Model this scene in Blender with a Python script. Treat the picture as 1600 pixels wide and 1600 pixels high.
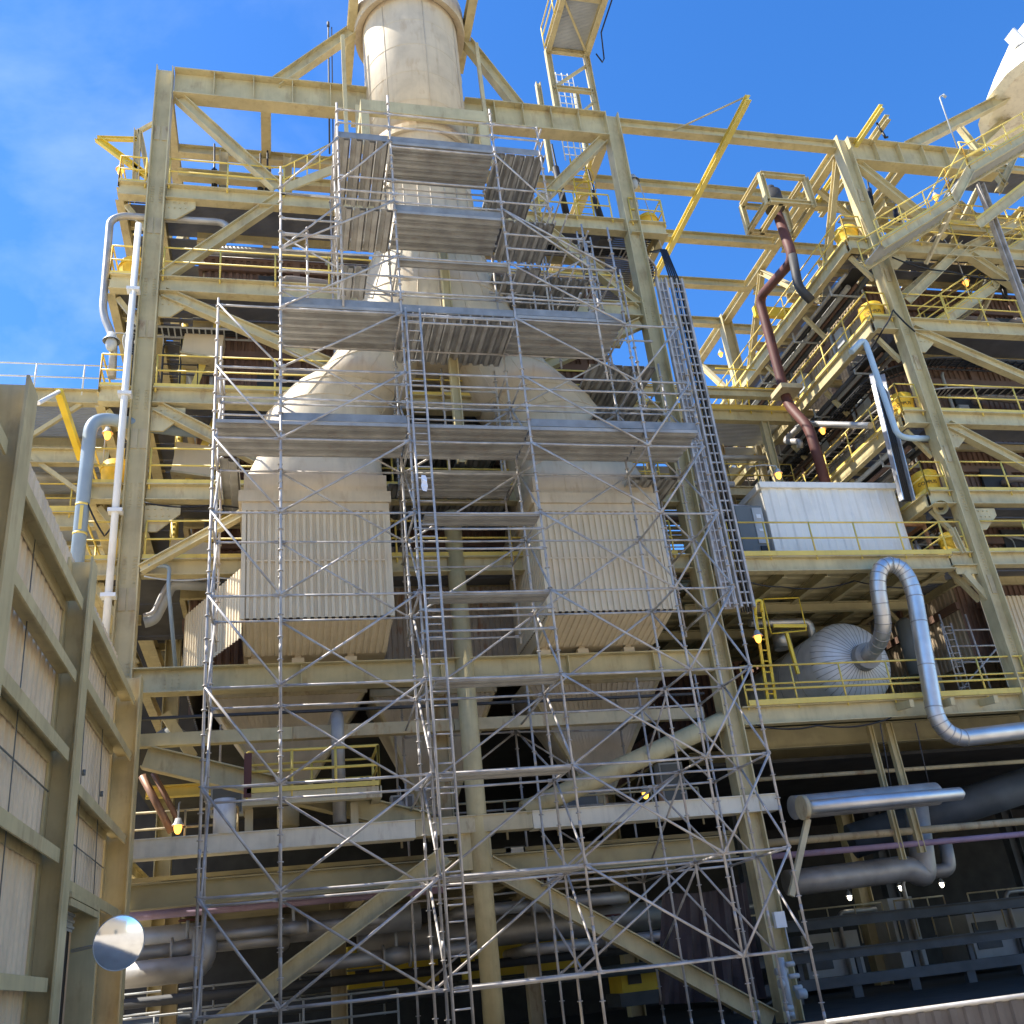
import bpy, math, random
from mathutils import Vector as V, Matrix
random.seed(7)
R = math.radians
for o in list(bpy.data.objects): bpy.data.objects.remove(o)
S = bpy.context.scene
col = S.collection

# ------------------------------------------------------------------ camera
YAW, PIT, ROL, F, CH = 0.26316536, 0.44314596, -0.112818163, 1519.46, 1.65
fw = V((math.sin(YAW)*math.cos(PIT), math.cos(YAW)*math.cos(PIT), math.sin(PIT)))
r0 = V((math.cos(YAW), -math.sin(YAW), 0)); u0 = r0.cross(fw)
rt = math.cos(ROL)*r0 + math.sin(ROL)*u0
up = -math.sin(ROL)*r0 + math.cos(ROL)*u0
cd = bpy.data.cameras.new('camera'); cam = bpy.data.objects.new('camera', cd); col.objects.link(cam)
m3 = Matrix((rt, up, -fw)).transposed()
cam.matrix_world = Matrix.Translation((0, 0, CH)) @ m3.to_4x4()
cd.sensor_width = 36; cd.sensor_fit = 'HORIZONTAL'; cd.lens = 36*F/1600
cd.clip_start = 0.1; cd.clip_end = 5000
S.camera = cam

# ------------------------------------------------------------------ sky, sun, exposure
SUN_AZ_VEC = V((-1.0, 0.13, 0)); SUN_EL = R(51)
w = bpy.data.worlds.new('World'); S.world = w; w.use_nodes = True
nt = w.node_tree; nt.nodes.clear()
def wn(t, **k):
    n = nt.nodes.new(t)
    for a, b in k.items(): setattr(n, a, b)
    return n
sky = wn('ShaderNodeTexSky', sky_type='NISHITA', sun_disc=False)
sky.sun_elevation = SUN_EL
sky.sun_rotation = math.atan2(SUN_AZ_VEC.x, SUN_AZ_VEC.y)
sky.air_density = 1.0; sky.dust_density = 0.3; sky.ozone_density = 3.0; sky.altitude = 0
hs = wn('ShaderNodeHueSaturation'); hs.inputs['Saturation'].default_value = 1.31; hs.inputs['Value'].default_value = 1.1; hs.inputs['Hue'].default_value = 0.508
# thin wispy cloud low on the left
tc = wn('ShaderNodeTexCoord'); mp = wn('ShaderNodeMapping'); mp.inputs['Scale'].default_value = (1.6, 1.6, 3.2); mp.inputs['Rotation'].default_value = (0.3, 0.5, 0.9)
no = wn('ShaderNodeTexNoise'); no.inputs['Scale'].default_value = 1.7; no.inputs['Detail'].default_value = 8; no.inputs['Roughness'].default_value = 0.58; no.inputs['Distortion'].default_value = 0.4
cr = wn('ShaderNodeValToRGB'); cr.color_ramp.elements[0].position = 0.5; cr.color_ramp.elements[1].position = 0.95
cd0 = (rt*(-760/F)+up*(270/F)+fw).normalized()
dp = wn('ShaderNodeVectorMath', operation='DOT_PRODUCT'); dp.inputs[1].default_value = cd0
mr = wn('ShaderNodeMapRange'); mr.inputs['From Min'].default_value = 0.89; mr.inputs['From Max'].default_value = 1.0
mu = wn('ShaderNodeMath', operation='MULTIPLY'); mu2 = wn('ShaderNodeMath', operation='MULTIPLY'); mu2.inputs[1].default_value = 0.3
mx = wn('ShaderNodeMixRGB'); mx.inputs['Color2'].default_value = (7.0, 7.6, 8.3, 1)
bg = wn('ShaderNodeBackground'); bg.inputs['Strength'].default_value = 0.128
wo = wn('ShaderNodeOutputWorld')
L = nt.links.new
L(sky.outputs[0], hs.inputs['Color']); L(hs.outputs[0], mx.inputs['Color1'])
L(tc.outputs['Generated'], mp.inputs[0]); L(mp.outputs[0], no.inputs[0]); L(no.outputs[0], cr.inputs[0])
L(tc.outputs['Generated'], dp.inputs[0]); L(dp.outputs['Value'], mr.inputs[0])
L(cr.outputs[0], mu.inputs[0]); L(mr.outputs[0], mu.inputs[1]); L(mu.outputs[0], mu2.inputs[0]); L(mu2.outputs[0], mx.inputs['Fac'])
L(mx.outputs[0], bg.inputs['Color']); L(bg.outputs[0], wo.inputs[0])
sl = bpy.data.lights.new('sun', 'SUN'); sl.energy = 4.7; sl.angle = R(0.55); sl.color = (1, 0.94, 0.83)
sun = bpy.data.objects.new('sun', sl); col.objects.link(sun)
sd = V((SUN_AZ_VEC.x, SUN_AZ_VEC.y, 0)).normalized()*math.cos(SUN_EL) + V((0, 0, math.sin(SUN_EL)))
sun.rotation_euler = sd.to_track_quat('Z', 'Y').to_euler(); sun.location = (-30, 20, 60)
vs = S.view_settings; vs.view_transform = 'Standard'; vs.look = 'None'; vs.gamma = 1; vs.use_curve_mapping = False
vs.exposure = 1.13

# ------------------------------------------------------------------ materials
def mat(name, c, rough=0.55, metal=0.0, var=0.12, scale=1.5, rust=0.0, rustc=(0.22, 0.09, 0.035), streak=0.0, bump=0.0, dirt=0.0, spec=0.4, emit=None, es=0):
    m = bpy.data.materials.new(name); m.use_nodes = True; t = m.node_tree; N = t.nodes; b = N['Principled BSDF']
    b.inputs['Roughness'].default_value = rough; b.inputs['Metallic'].default_value = metal
    b.inputs['Specular IOR Level'].default_value = spec
    def n(ty, **k):
        x = N.new(ty)
        for a, q in k.items(): setattr(x, a, q)
        return x
    ge = n('ShaderNodeNewGeometry')
    nz = n('ShaderNodeTexNoise'); nz.inputs['Scale'].default_value = scale; nz.inputs['Detail'].default_value = 6
    t.links.new(ge.outputs['Position'], nz.inputs['Vector'])
    ra = n('ShaderNodeMapRange'); ra.inputs['To Min'].default_value = 1-var; ra.inputs['To Max'].default_value = 1+var
    ra.inputs['From Min'].default_value = 0.3; ra.inputs['From Max'].default_value = 0.7
    t.links.new(nz.outputs[0], ra.inputs[0])
    mulc = n('ShaderNodeMixRGB', blend_type='MULTIPLY'); mulc.inputs[0].default_value = 1; mulc.inputs[1].default_value = (*c, 1)
    t.links.new(ra.outputs[0], mulc.inputs[2]); out = mulc.outputs[0]
    def layer(out, sc, lo, hi, colr, amt):
        mp_ = n('ShaderNodeMapping'); mp_.inputs['Scale'].default_value = sc
        t.links.new(ge.outputs['Position'], mp_.inputs[0])
        q = n('ShaderNodeTexNoise'); q.inputs['Scale'].default_value = 1; q.inputs['Detail'].default_value = 7; q.inputs['Roughness'].default_value = 0.62
        t.links.new(mp_.outputs[0], q.inputs[0])
        mm = n('ShaderNodeMapRange'); mm.inputs['From Min'].default_value = lo; mm.inputs['From Max'].default_value = hi; mm.inputs['To Max'].default_value = amt
        t.links.new(q.outputs[0], mm.inputs[0])
        x = n('ShaderNodeMixRGB'); x.inputs[2].default_value = (*colr, 1)
        t.links.new(mm.outputs[0], x.inputs[0]); t.links.new(out, x.inputs[1]); return x.outputs[0]
    if streak: out = layer(out, (5, 5, 0.35), 0.5, 0.78, tuple(v*0.45 for v in c), streak)
    if dirt: out = layer(out, (0.9, 0.9, 0.9), 0.5, 0.75, (0.12, 0.09, 0.06), dirt)
    if rust: out = layer(out, (3.2, 3.2, 1.1), 0.56, 0.68, rustc, rust)
    t.links.new(out, b.inputs['Base Color'])
    if metal > 0.2 or bump:
        r2 = n('ShaderNodeMapRange'); r2.inputs['To Min'].default_value = max(0.05, rough-0.12); r2.inputs['To Max'].default_value = rough+0.15
        nr = n('ShaderNodeTexNoise'); nr.inputs['Scale'].default_value = scale*4
        t.links.new(ge.outputs['Position'], nr.inputs['Vector']); t.links.new(nr.outputs[0], r2.inputs[0]); t.links.new(r2.outputs[0], b.inputs['Roughness'])
    if bump:
        bu = n('ShaderNodeBump'); bu.inputs['Strength'].default_value = bump; bu.inputs['Distance'].default_value = 0.05
        nb = n('ShaderNodeTexNoise'); nb.inputs['Scale'].default_value = 2.5; nb.inputs['Detail'].default_value = 3
        t.links.new(ge.outputs['Position'], nb.inputs['Vector']); t.links.new(nb.outputs[0], bu.inputs['Height']); t.links.new(bu.outputs[0], b.inputs['Normal'])
    if emit:
        b.inputs['Emission Color'].default_value = (*emit, 1); b.inputs['Emission Strength'].default_value = es
    return m
CREAM = mat('cream_paint', (0.575, 0.485, 0.265), 0.5, var=0.12, streak=0.34, dirt=0.3, rust=0.3)
CREAM2 = mat('weathered_cream_paint', (0.56, 0.47, 0.285), 0.55, var=0.12, streak=0.4, dirt=0.4, rust=0.6)
DUCT = mat('duct_paint', (0.63, 0.53, 0.38), 0.55, var=0.08, streak=0.3, dirt=0.2, rust=0.35, rustc=(0.40, 0.26, 0.13), bump=0.12)
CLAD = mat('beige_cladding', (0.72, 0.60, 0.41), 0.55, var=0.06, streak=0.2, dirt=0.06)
SHED = mat('shed_cladding', (0.74, 0.60, 0.41), 0.6, var=0.08, streak=0.35, dirt=0.15)
YEL = mat('rail_yellow', (0.78, 0.58, 0.13), 0.45, var=0.1, streak=0.1, rust=0.2)
YELD = mat('safety_yellow', (0.78, 0.56, 0.05), 0.45, var=0.1, dirt=0.2)
PALEY = mat('pale_yellow_paint', (0.76, 0.62, 0.16), 0.5, var=0.1, streak=0.2)
TANKM = mat('tank_cladding', (0.80, 0.79, 0.76), 0.42, 0.2, var=0.12, scale=2, bump=0.05, streak=0.2)
WCREAM = mat('fresh_cream_paint', (0.78, 0.71, 0.55), 0.5, var=0.08, streak=0.3, dirt=0.25, rust=0.3)
TARPY = mat('yellow_fabric', (0.85, 0.52, 0.04), 0.6, var=0.15, scale=4, bump=0.6)
GALV = mat('galvanised_tube', (0.46, 0.425, 0.385), 0.42, 0.12, var=0.3, scale=3, rust=0.32, rustc=(0.30, 0.17, 0.11))
PLANK = mat('scaffold_plank', (0.36, 0.35, 0.325), 0.5, 0.05, var=0.22, scale=2, dirt=0.3, rust=0.25, rustc=(0.25, 0.15, 0.09))
TOE = mat('galvanised_sheet', (0.27, 0.275, 0.27), 0.5, 0.15, var=0.2, scale=3)
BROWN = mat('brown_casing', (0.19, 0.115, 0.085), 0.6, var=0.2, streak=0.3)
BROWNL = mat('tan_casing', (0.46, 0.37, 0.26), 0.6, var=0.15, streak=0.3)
RUSTP = mat('rust_red_pipe', (0.11, 0.04, 0.032), 0.6, var=0.2)
SILV = mat('aluminium_lagging', (0.68, 0.67, 0.65), 0.4, 0.85, var=0.12, scale=2, bump=0.06, dirt=0.15)
SILVD = mat('dull_lagging', (0.42, 0.40, 0.37), 0.5, 0.5, var=0.2, scale=2, bump=0.2, dirt=0.3)
DARK = mat('dark_steel', (0.05, 0.05, 0.052), 0.6, var=0.3)
BLACK = mat('black_cable', (0.016, 0.016, 0.018), 0.5, var=0.2)
BLUE = mat('blue_grey_paint', (0.26, 0.33, 0.39), 0.42, var=0.08, streak=0.15)
BLUED = mat('dark_blue_grey_steel', (0.085, 0.095, 0.105), 0.6, var=0.25)
WHITE = mat('white_paint', (0.78, 0.78, 0.75), 0.4, var=0.05, streak=0.2, rust=0.15)
WPANEL = mat('white_weathered_panel', (0.90, 0.85, 0.74), 0.5, var=0.05, streak=0.3, dirt=0.12, rust=0.08)
GREY = mat('grey_cabinet_paint', (0.15, 0.16, 0.155), 0.5, var=0.1)
GREYL = mat('light_grey_paint', (0.42, 0.43, 0.42), 0.5, var=0.12)
WOOD = mat('timber_frame', (0.50, 0.26, 0.13), 0.7, var=0.2, scale=6)
TARP = mat('brown_tarpaulin', (0.075, 0.052, 0.048), 0.65, var=0.25, bump=0.5)
PURP = mat('lilac_pipe', (0.38, 0.27, 0.36), 0.5, var=0.15, rust=0.3)
CONC = mat('concrete_ground', (0.38, 0.34, 0.275), 0.85, var=0.15, scale=0.4, dirt=0.3)
CLOTH = mat('white_cloth', (0.85, 0.85, 0.88), 0.8, var=0.03)
AMBER = mat('amber_globe', (0.8, 0.35, 0.05), 0.25, emit=(1.0, 0.42, 0.06), es=1.7, var=0.2)
WARMG = mat('lit_white_globe', (0.9, 0.9, 0.8), 0.25, emit=(1.0, 0.93, 0.75), es=6.0)
MIRR = mat('mirror_glass', (0.92, 0.93, 0.94), 0.03, 1.0, var=0.0)
TXT = mat('dark_lettering', (0.06, 0.04, 0.02), 0.6, var=0.0)
GRATE = mat('grating_steel', (0.17, 0.165, 0.155), 0.6, 0.2, var=0.2)
BARR = mat('grimy_barrier_sheet', (0.15, 0.13, 0.11), 0.7, var=0.25, streak=0.4, dirt=0.4)
RUSTC = mat('rusty_cream_paint', (0.55, 0.44, 0.25), 0.6, var=0.15, streak=0.4, dirt=0.4, rust=0.9, rustc=(0.36, 0.19, 0.06))
HOP = mat('hopper_cladding', (0.62, 0.54, 0.42), 0.6, var=0.12, streak=0.3, dirt=0.3)
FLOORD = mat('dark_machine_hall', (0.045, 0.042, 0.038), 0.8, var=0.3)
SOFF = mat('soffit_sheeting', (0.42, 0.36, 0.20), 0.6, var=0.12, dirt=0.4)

# ------------------------------------------------------------------ mesh helpers
class MB:
    def __init__(s): s.v = []; s.f = []; s.sm = []
    def add(s, vs_, fs, smooth=False):
        k = len(s.v); s.v += [V(a) for a in vs_]; s.f += [[i+k for i in q] for q in fs]; s.sm += [smooth]*len(fs); return s
    def frame(s, c, ax, ay, az):
        c = V(c); P = [c+i*ax+j*ay+k*az for i in (-1, 1) for j in (-1, 1) for k in (-1, 1)]
        return s.add(P, [(0, 1, 3, 2), (4, 6, 7, 5), (0, 4, 5, 1), (2, 3, 7, 6), (0, 2, 6, 4), (1, 5, 7, 3)])
    def box(s, x0, x1, y0, y1, z0, z1):
        return s.frame(((x0+x1)/2, (y0+y1)/2, (z0+z1)/2), V(((x1-x0)/2, 0, 0)), V((0, (y1-y0)/2, 0)), V((0, 0, (z1-z0)/2)))
    def axes(s, p, q, upv):
        d = (V(q)-V(p)); n = d.normalized(); u = V(upv); u = (u-n*u.dot(n))
        if u.length < 1e-4: u = V((1, 0, 0)); u = u-n*u.dot(n)
        u.normalize(); return d, n, u, n.cross(u)
    def bar(s, p, q, h, w_, upv=(0, 0, 1)):
        d, n, u, t = s.axes(p, q, upv); return s.frame((V(p)+V(q))/2, d/2, u*h/2, t*w_/2)
    def ibeam(s, p, q, h, w_, upv=(0, 0, 1), tf=0.03, tw=0.02):
        d, n, u, t = s.axes(p, q, upv); c = (V(p)+V(q))/2
        s.frame(c+u*(h/2-tf/2), d/2, u*tf/2, t*w_/2); s.frame(c-u*(h/2-tf/2), d/2, u*tf/2, t*w_/2)
        return s.frame(c, d/2, u*(h/2-tf), t*tw/2)
    def tube(s, pts, r, n=8, cap=True, smooth=True):
        pts = [V(p) for p in pts]; rr = r if isinstance(r, (list, tuple)) else [r]*len(pts); k = len(s.v); prev = None
        for i, p in enumerate(pts):
            d = (pts[min(i+1, len(pts)-1)]-pts[max(i-1, 0)]).normalized()
            if prev is None:
                a = V((0, 0, 1)) if abs(d.z) < 0.9 else V((1, 0, 0)); u = (a-d*a.dot(d)).normalized()
            else: u = (prev-d*prev.dot(d)).normalized()
            prev = u; t = d.cross(u)
            s.v += [p+(u*math.cos(2*math.pi*j/n)+t*math.sin(2*math.pi*j/n))*rr[i] for j in range(n)]
        for i in range(len(pts)-1):
            for j in range(n):
                s.f.append([k+i*n+j, k+i*n+(j+1) % n, k+(i+1)*n+(j+1) % n, k+(i+1)*n+j]); s.sm.append(smooth)
        if cap:
            s.f.append([k+j for j in range(n)][::-1]); s.f.append([k+(len(pts)-1)*n+j for j in range(n)]); s.sm += [False, False]
        return s
    def loft(s, rings, smooth=True, cap=False):
        k = len(s.v); n = len(rings[0])
        for r_ in rings: s.v += [V(p) for p in r_]
        for i in range(len(rings)-1):
            for j in range(n):
                s.f.append([k+i*n+j, k+i*n+(j+1) % n, k+(i+1)*n+(j+1) % n, k+(i+1)*n+j]); s.sm.append(smooth)
        if cap:
            s.f.append([k+j for j in range(n)]); s.f.append([k+(len(rings)-1)*n+j for j in range(n)]); s.sm += [False, False]
        return s
    def corr(s, o, u, v, n_, lu, lv, pitch=0.2, dep=0.04, kind='trap'):
        """corrugated sheet: ribs run along v, repeat along u, proud along n_"""
        o = V(o); u = V(u).normalized(); v = V(v).normalized(); n_ = V(n_).normalized(); xs = []; x = 0
        while x < lu-1e-6:
            for fx, h in ((0, 0), (0.40, 0), (0.5, 1), (0.9, 1)):
                if x+fx*pitch <= lu: xs.append((x+fx*pitch, h*dep))
            x += pitch
        xs.append((lu, 0)); k = len(s.v)
        for a, h in xs:
            p = o+u*a+n_*h; s.v += [p, p+v*lv]
        for i in range(len(xs)-1):
            s.f.append([k+2*i, k+2*i+2, k+2*i+3, k+2*i+1]); s.sm.append(False)
        return s
ORG = {}
PATTERN = {'grating', 'seam', 'cables', 'lettering', 'tread', 'lattice_ledger', 'ladder', 'front_cladding', 'side_cladding', 'cladding', 'deck', 'bottle'}
def islands(mb):
    k = len(mb.v); par = list(range(k))
    def fd(a):
        while par[a] != a: par[a] = par[par[a]]; a = par[a]
        return a
    for q in mb.f:
        a = fd(q[0])
        for b in q[1:]:
            b = fd(b)
            if a != b: par[b] = a
    g = {}
    for i in range(k): g.setdefault(fd(i), []).append(i)
    return list(g.values())
def split(mb):
    isl = islands(mb)
    if len(isl) < 2 or len(isl) > 400: return [mb]
    bx = []
    for q in isl:
        xs = [mb.v[i] for i in q]; lo = [min(p[c] for p in xs) for c in range(3)]; hi = [max(p[c] for p in xs) for c in range(3)]
        bx.append((lo, hi, max(h-l for h, l in zip(hi, lo))))
    n = len(isl); par = list(range(n))
    def fd(a):
        while par[a] != a: a = par[a]
        return a
    for i in range(n):
        for j in range(i):
            gp = math.sqrt(sum(max(0, bx[i][0][c]-bx[j][1][c], bx[j][0][c]-bx[i][1][c])**2 for c in range(3)))
            if gp <= max(0.02, 0.5*max(bx[i][2], bx[j][2])):
                a, b = fd(i), fd(j)
                if a != b: par[a] = b
    grp = {}
    for i in range(n): grp.setdefault(fd(i), []).append(i)
    if len(grp) < 2 or len(grp) > 80: return [mb]
    out = []
    own = {}
    for gi, (k, mem) in enumerate(grp.items()):
        m = MB(); mp = {}
        for i in mem:
            for v in isl[i]: mp[v] = len(m.v); m.v.append(mb.v[v]); own[v] = gi
        out.append((m, mp))
    for f_, s_ in zip(mb.f, mb.sm):
        m, mp = out[own[f_[0]]]; m.f.append([mp[i] for i in f_]); m.sm.append(s_)
    return [m for m, _ in out]
def obj(name, mb, m, parent=None, loc=None):
    if parent and name not in PATTERN:
        parts = split(mb)
        if len(parts) > 1:
            for p_ in parts: o = obj1(name, p_, m, parent)
            return o
    return obj1(name, mb, m, parent, loc)
def obj1(name, mb, m, parent=None, loc=None):
    me = bpy.data.meshes.new(name); o = bpy.data.objects.new(name, me); col.objects.link(o)
    if parent: o.parent = parent; og = ORG[parent.name]
    else:
        if loc is None:
            xs = [p.x for p in mb.v]; ys = [p.y for p in mb.v]; zs = [p.z for p in mb.v]
            loc = ((min(xs)+max(xs))/2, (min(ys)+max(ys))/2, min(zs))
        og = V(loc); o.location = og
    ORG[o.name] = og
    me.from_pydata([p-og for p in mb.v], [], mb.f); me.polygons.foreach_set('use_smooth', mb.sm)
    me.materials.append(m); me.update(); return o
def tag(o, label, cat=None, group=None, kind=None):
    o['label'] = label
    if cat: o['category'] = cat
    if group: o['group'] = group
    if kind: o['kind'] = kind
    return o
def thing(name, label, cat, loc, group=None):
    o = bpy.data.objects.new(name, None); col.objects.link(o); o.location = loc; o.empty_display_size = 0.3
    ORG[o.name] = V(loc); return tag(o, label, cat, group)
def solo(name, mb, m, label, cat, group=None): return tag(obj(name, mb, m), label, cat, group)
def at(px, py, X=None, Y=None, Z=None):
    d = rt*((px-800)/F) - up*((py-800)/F) + fw
    if Y is not None: t = Y/d.y
    elif X is not None: t = X/d.x
    else: t = (Z-CH)/d.z
    return d*t + V((0, 0, CH))
def arc(p0, c, p1, n=5):
    p0, c, p1 = V(p0), V(c), V(p1)
    return [p0.lerp(c, i/n).lerp(c.lerp(p1, i/n), i/n) for i in range(n+1)]
def bend(pts, rad, n=5):
    """polyline with rounded corners"""
    pts = [V(p) for p in pts]; out = [pts[0]]
    for a, b, c in zip(pts, pts[1:], pts[2:]):
        ra = min(rad, (b-a).length*0.49, (c-b).length*0.49)
        out += arc(b+(a-b).normalized()*ra, b, b+(c-b).normalized()*ra, n)
    return out+[pts[-1]]
def copy_tree(o, parent=None):
    c = o.copy(); col.objects.link(c)
    if parent: c.parent = parent
    for ch in list(o.children): copy_tree(ch, c)
    return c

# ================================================================== GROUND
g = MB(); g.add([(-1500, -1500, 0), (1500, -1500, 0), (1500, 1500, 0), (-1500, 1500, 0)], [(0, 1, 2, 3)])
tag(obj('ground', g, CONC, loc=(0, 0, 0)), 'pale concrete yard in front of the plant', kind='structure')

# ================================================================== STEEL FRAMES
YF = 24.0
LV = [24.6, 21.05, 17.2, 14.2, 12.05]
def hcol(p, q, h=0.5, w_=0.46, face='x'):
    return MB().ibeam(p, q, h, w_, (1, 0, 0) if face == 'x' else (0, 1, 0), 0.035, 0.025)
def girder(x0, x1, z0, z1, y, step, w_=0.5):
    m = MB().ibeam((x0, y, (z0+z1)/2), (x1, y, (z0+z1)/2), z1-z0, w_, (0, 0, 1), 0.04, 0.02)
    n = max(1, round((x1-x0)/step))
    for i in range(1, n):
        x = x0+(x1-x0)*i/n; m.box(x-0.012, x+0.012, y-w_/2+0.02, y-0.012, z0+0.04, z1-0.04)
    return m
def bolts(m, x, z0, z1, y, step=0.12, r=0.02):
    z = z0
    while z < z1:
        m.tube([(x, y, z), (x, y-0.02, z)], r, 6); z += step
f1 = thing('steel_frame', 'cream steel frame with deep top girder and tall columns standing behind the scaffolding', 'steel frame', (4.1, YF, 0))
def mkframe(fr, dx, x1, full):
    x0 = -3.6+dx
    for x, y, zb in ((x0, YF, 0), (x1, YF, 0), (x0, 35.2, 0), (x1, 35.2, 0)):
        c = hcol((x, y, zb), (x, y, 29.65), 0.52, 0.46)
        if y == YF:
            for zz in (24.3, 20.75, 16.9, 13.9, 11.8, 9.0):
                for sx in (-0.16, -0.1, 0.1, 0.16): bolts(c, x+sx*0.9, zz-0.35, zz+0.35, y-0.012, 0.1, 0.02)
        obj('column', c, CREAM, fr)
    # level beams (front)
    for z, h in zip(LV, (0.55, 0.55, 0.52, 0.48, 0.45)):
        obj('floor_beam', MB().ibeam((x0+0.28, YF, z-h/2), (x1-0.28, YF, z-h/2), h, 0.32), CREAM, fr)
    # roof chords running in depth and across
    for x in (x0, x0+3.2, x1):
        obj('roof_chord', MB().ibeam((x, YF+0.3, 29.4), (x, 42, 29.4), 0.42, 0.34), CREAM, fr)
    for y in (27.0, 29.6, 32.5, 35.5, 39):
        obj('roof_beam', MB().ibeam((x0+0.2, y, 29.2), (x1-0.2, y, 29.2), 0.4, 0.3), CREAM, fr)
    for (ya, za), (yb, zb) in (((24.4, 29.1), (27.7, 24.7)), ((31.2, 29.1), (27.7, 24.7)), ((31.2, 29.1), (35.0, 24.7)), ((38.5, 29.1), (35.4, 24.7))):
        obj('roof_brace', MB().ibeam((x0, ya, za), (x0, yb, zb), 0.24, 0.24), CREAM, fr)
    for z in (LV[:4] if full else []):
        obj('side_beam', MB().ibeam((x0, YF+0.3, z-0.26), (x0, 42, z-0.26), 0.5, 0.3), CREAM, fr)
    # mid posts under the roof
    for x in (x0+1.75, x0+3.95): obj('roof_post', MB().ibeam((x, 26.8, 24.6), (x, 26.8, 29.1), 0.3, 0.3), CREAM, fr)
    gus = MB()
    for z in (24.05, 20.4, 16.6, 13.6):
        gus.add([(x0+0.27, YF-0.03, z), (x0+1.15, YF-0.03, z), (x0+1.15, YF-0.03, z-0.25), (x0+0.6, YF-0.03, z-0.75), (x0+0.27, YF-0.03, z-0.75),
                 (x0+0.27, YF+0.03, z), (x0+1.15, YF+0.03, z), (x0+1.15, YF+0.03, z-0.25), (x0+0.6, YF+0.03, z-0.75), (x0+0.27, YF+0.03, z-0.75)],
                [(0, 4, 3, 2, 1), (5, 6, 7, 8, 9), (0, 1, 6, 5), (1, 2, 7, 6), (2, 3, 8, 7), (3, 4, 9, 8)])
        for i_ in range(4):
            for j_ in range(2): gus.tube([(x0+0.36+i_*.16+j_*.03, YF-.03, z-.1-j_*.2), (x0+0.36+i_*.16+j_*.03, YF-.06, z-.1-j_*.2)], .024, 6)
    obj('gusset_plate', gus, CREAM, fr)
    sp_ = MB()
    for zz in (11.0, 15.6, 19.2, 23.0, 26.8): sp_.box(x0-.2, x0-.03, YF-.04, YF-.0125, zz-.3, zz+.3).box(x0+.03, x0+.2, YF-.04, YF-.0125, zz-.3, zz+.3)
    obj('splice_plate', sp_, CREAM2, fr)
def brace(fr, p, q, h=0.34, w_=0.3, m=None, tubular=False, n='diagonal_brace'):
    mb = MB().tube([p, q], h/2, 16) if tubular else MB().ibeam(p, q, h, w_, (0, 0, 1), 0.028, 0.03)
    return obj(n, mb, m or CREAM, fr)
mkframe(f1, 0, 11.85, True)
obj('top_girder', girder(-3.3, 3.0, 28.45, 29.6, YF, 1.25), CREAM, f1)
obj('top_girder', girder(6.4, 11.6, 28.45, 29.6, YF, 1.05), CREAM, f1)
# bypass frame in front of the stack
bp = MB()
bp.box(2.52, 6.52, 21.9, 22.15, 26.38, 26.84); obj('stack_bypass_beam', bp, CREAM, f1)
for x in (2.52, 6.28): obj('stack_bypass_beam', MB().box(x, x+0.24, 22.17, 23.72, 26.4, 26.82).box(x, x+0.22, 23.5, 23.72, 26.82, 28.4), CREAM, f1)
for x in (2.52, 6.27): obj('stack_bypass_post', MB().box(x, x+0.25, 21.92, 22.12, 24.9, 26.37), CREAM, f1)
Yb = 24.0
for a, b in (((-3.1, 28.4), (0.0, 24.9)), ((-3.24, 21.1), (0.05, 24.45)), ((-3.2, 20.5), (3.0, 17.5)), ((-3.2, 16.6), (3.0, 13.0)),
             ((11.4, 28.4), (8.34, 24.8)), ((8.3, 24.4), (11.6, 21.0)), ((11.5, 20.3), (6.2, 17.5)), ((11.5, 16.6), (6.4, 13.0))):
    brace(f1, (a[0], Yb, a[1]), (b[0], Yb, b[1]), w_=0.26+0.007*(a[1] % 5))
brace(f1, (-3.0, Yb+.3, 7.15), (3.6, Yb+.3, 5.15), 0.52, 0.4); brace(f1, (11.7, Yb, 7.25), (5.9, Yb, 5.25), 0.5, tubular=True)
brace(f1, (3.9, Yb, 4.4), (-2.6, Yb, 0.5), 0.42, 0.42); brace(f1, (4.9, Yb, 4.1), (11.4, Yb, 0.1), 0.42, 0.34)
g_ = MB().ibeam((-3.33, YF, 8.87), (11.58, YF, 8.87), 0.62, 0.42)
for x in (-2.6, -2.3, -2.45, 11.2, 10.9): bolts(g_, x, 8.62, 9.12, YF-0.012, 0.1, 0.02)
for x in (0.6, 4.1, 7.5, 9.9): g_.box(x-0.012, x+0.012, YF-0.2, YF-0.012, 8.6, 9.12)
obj('main_girder', g_, CREAM, f1)
obj('main_girder', MB().box(3.2, 6.05, YF-.215, YF+0.22, 4.83, 5.2).box(3.2, 6.05, YF-0.255, YF+.26, 5.2, 5.225), CREAM2, f1)
for xa_, xb_ in ((-3.33, 3.19), (6.06, 12.6)): obj('main_girder', MB().box(xa_, xb_, YF-0.22, YF+0.22, 4.83, 5.2).box(xa_, xb_, YF-0.26, YF+.26, 5.2, 5.225).box(xa_, xb_, YF-0.26, YF+.26, 4.805, 4.83), WCREAM, f1)
for xa_, xb_, m_ in ((-3.3, 0.38, CREAM), (0.4, 4.4, RUSTC), (4.42, 11.3, CREAM2)): obj('pipe_support_beam', MB().box(xa_, xb_, 24.35, 24.6, 7.42, 7.72), m_, f1)
obj('tie_bar', MB().box(-3.3, 11.3, 24.1, 24.2, 8.0, 8.06), DARK, f1)
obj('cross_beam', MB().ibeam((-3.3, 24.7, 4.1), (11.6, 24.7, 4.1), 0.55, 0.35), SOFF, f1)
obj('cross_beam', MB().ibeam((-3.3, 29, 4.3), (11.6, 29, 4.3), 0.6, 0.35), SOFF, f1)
obj('center_column', MB().tube([(4.73, YF, 0), (4.73, YF, 13.4)], 0.24, 24), CREAM, f1)
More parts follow.
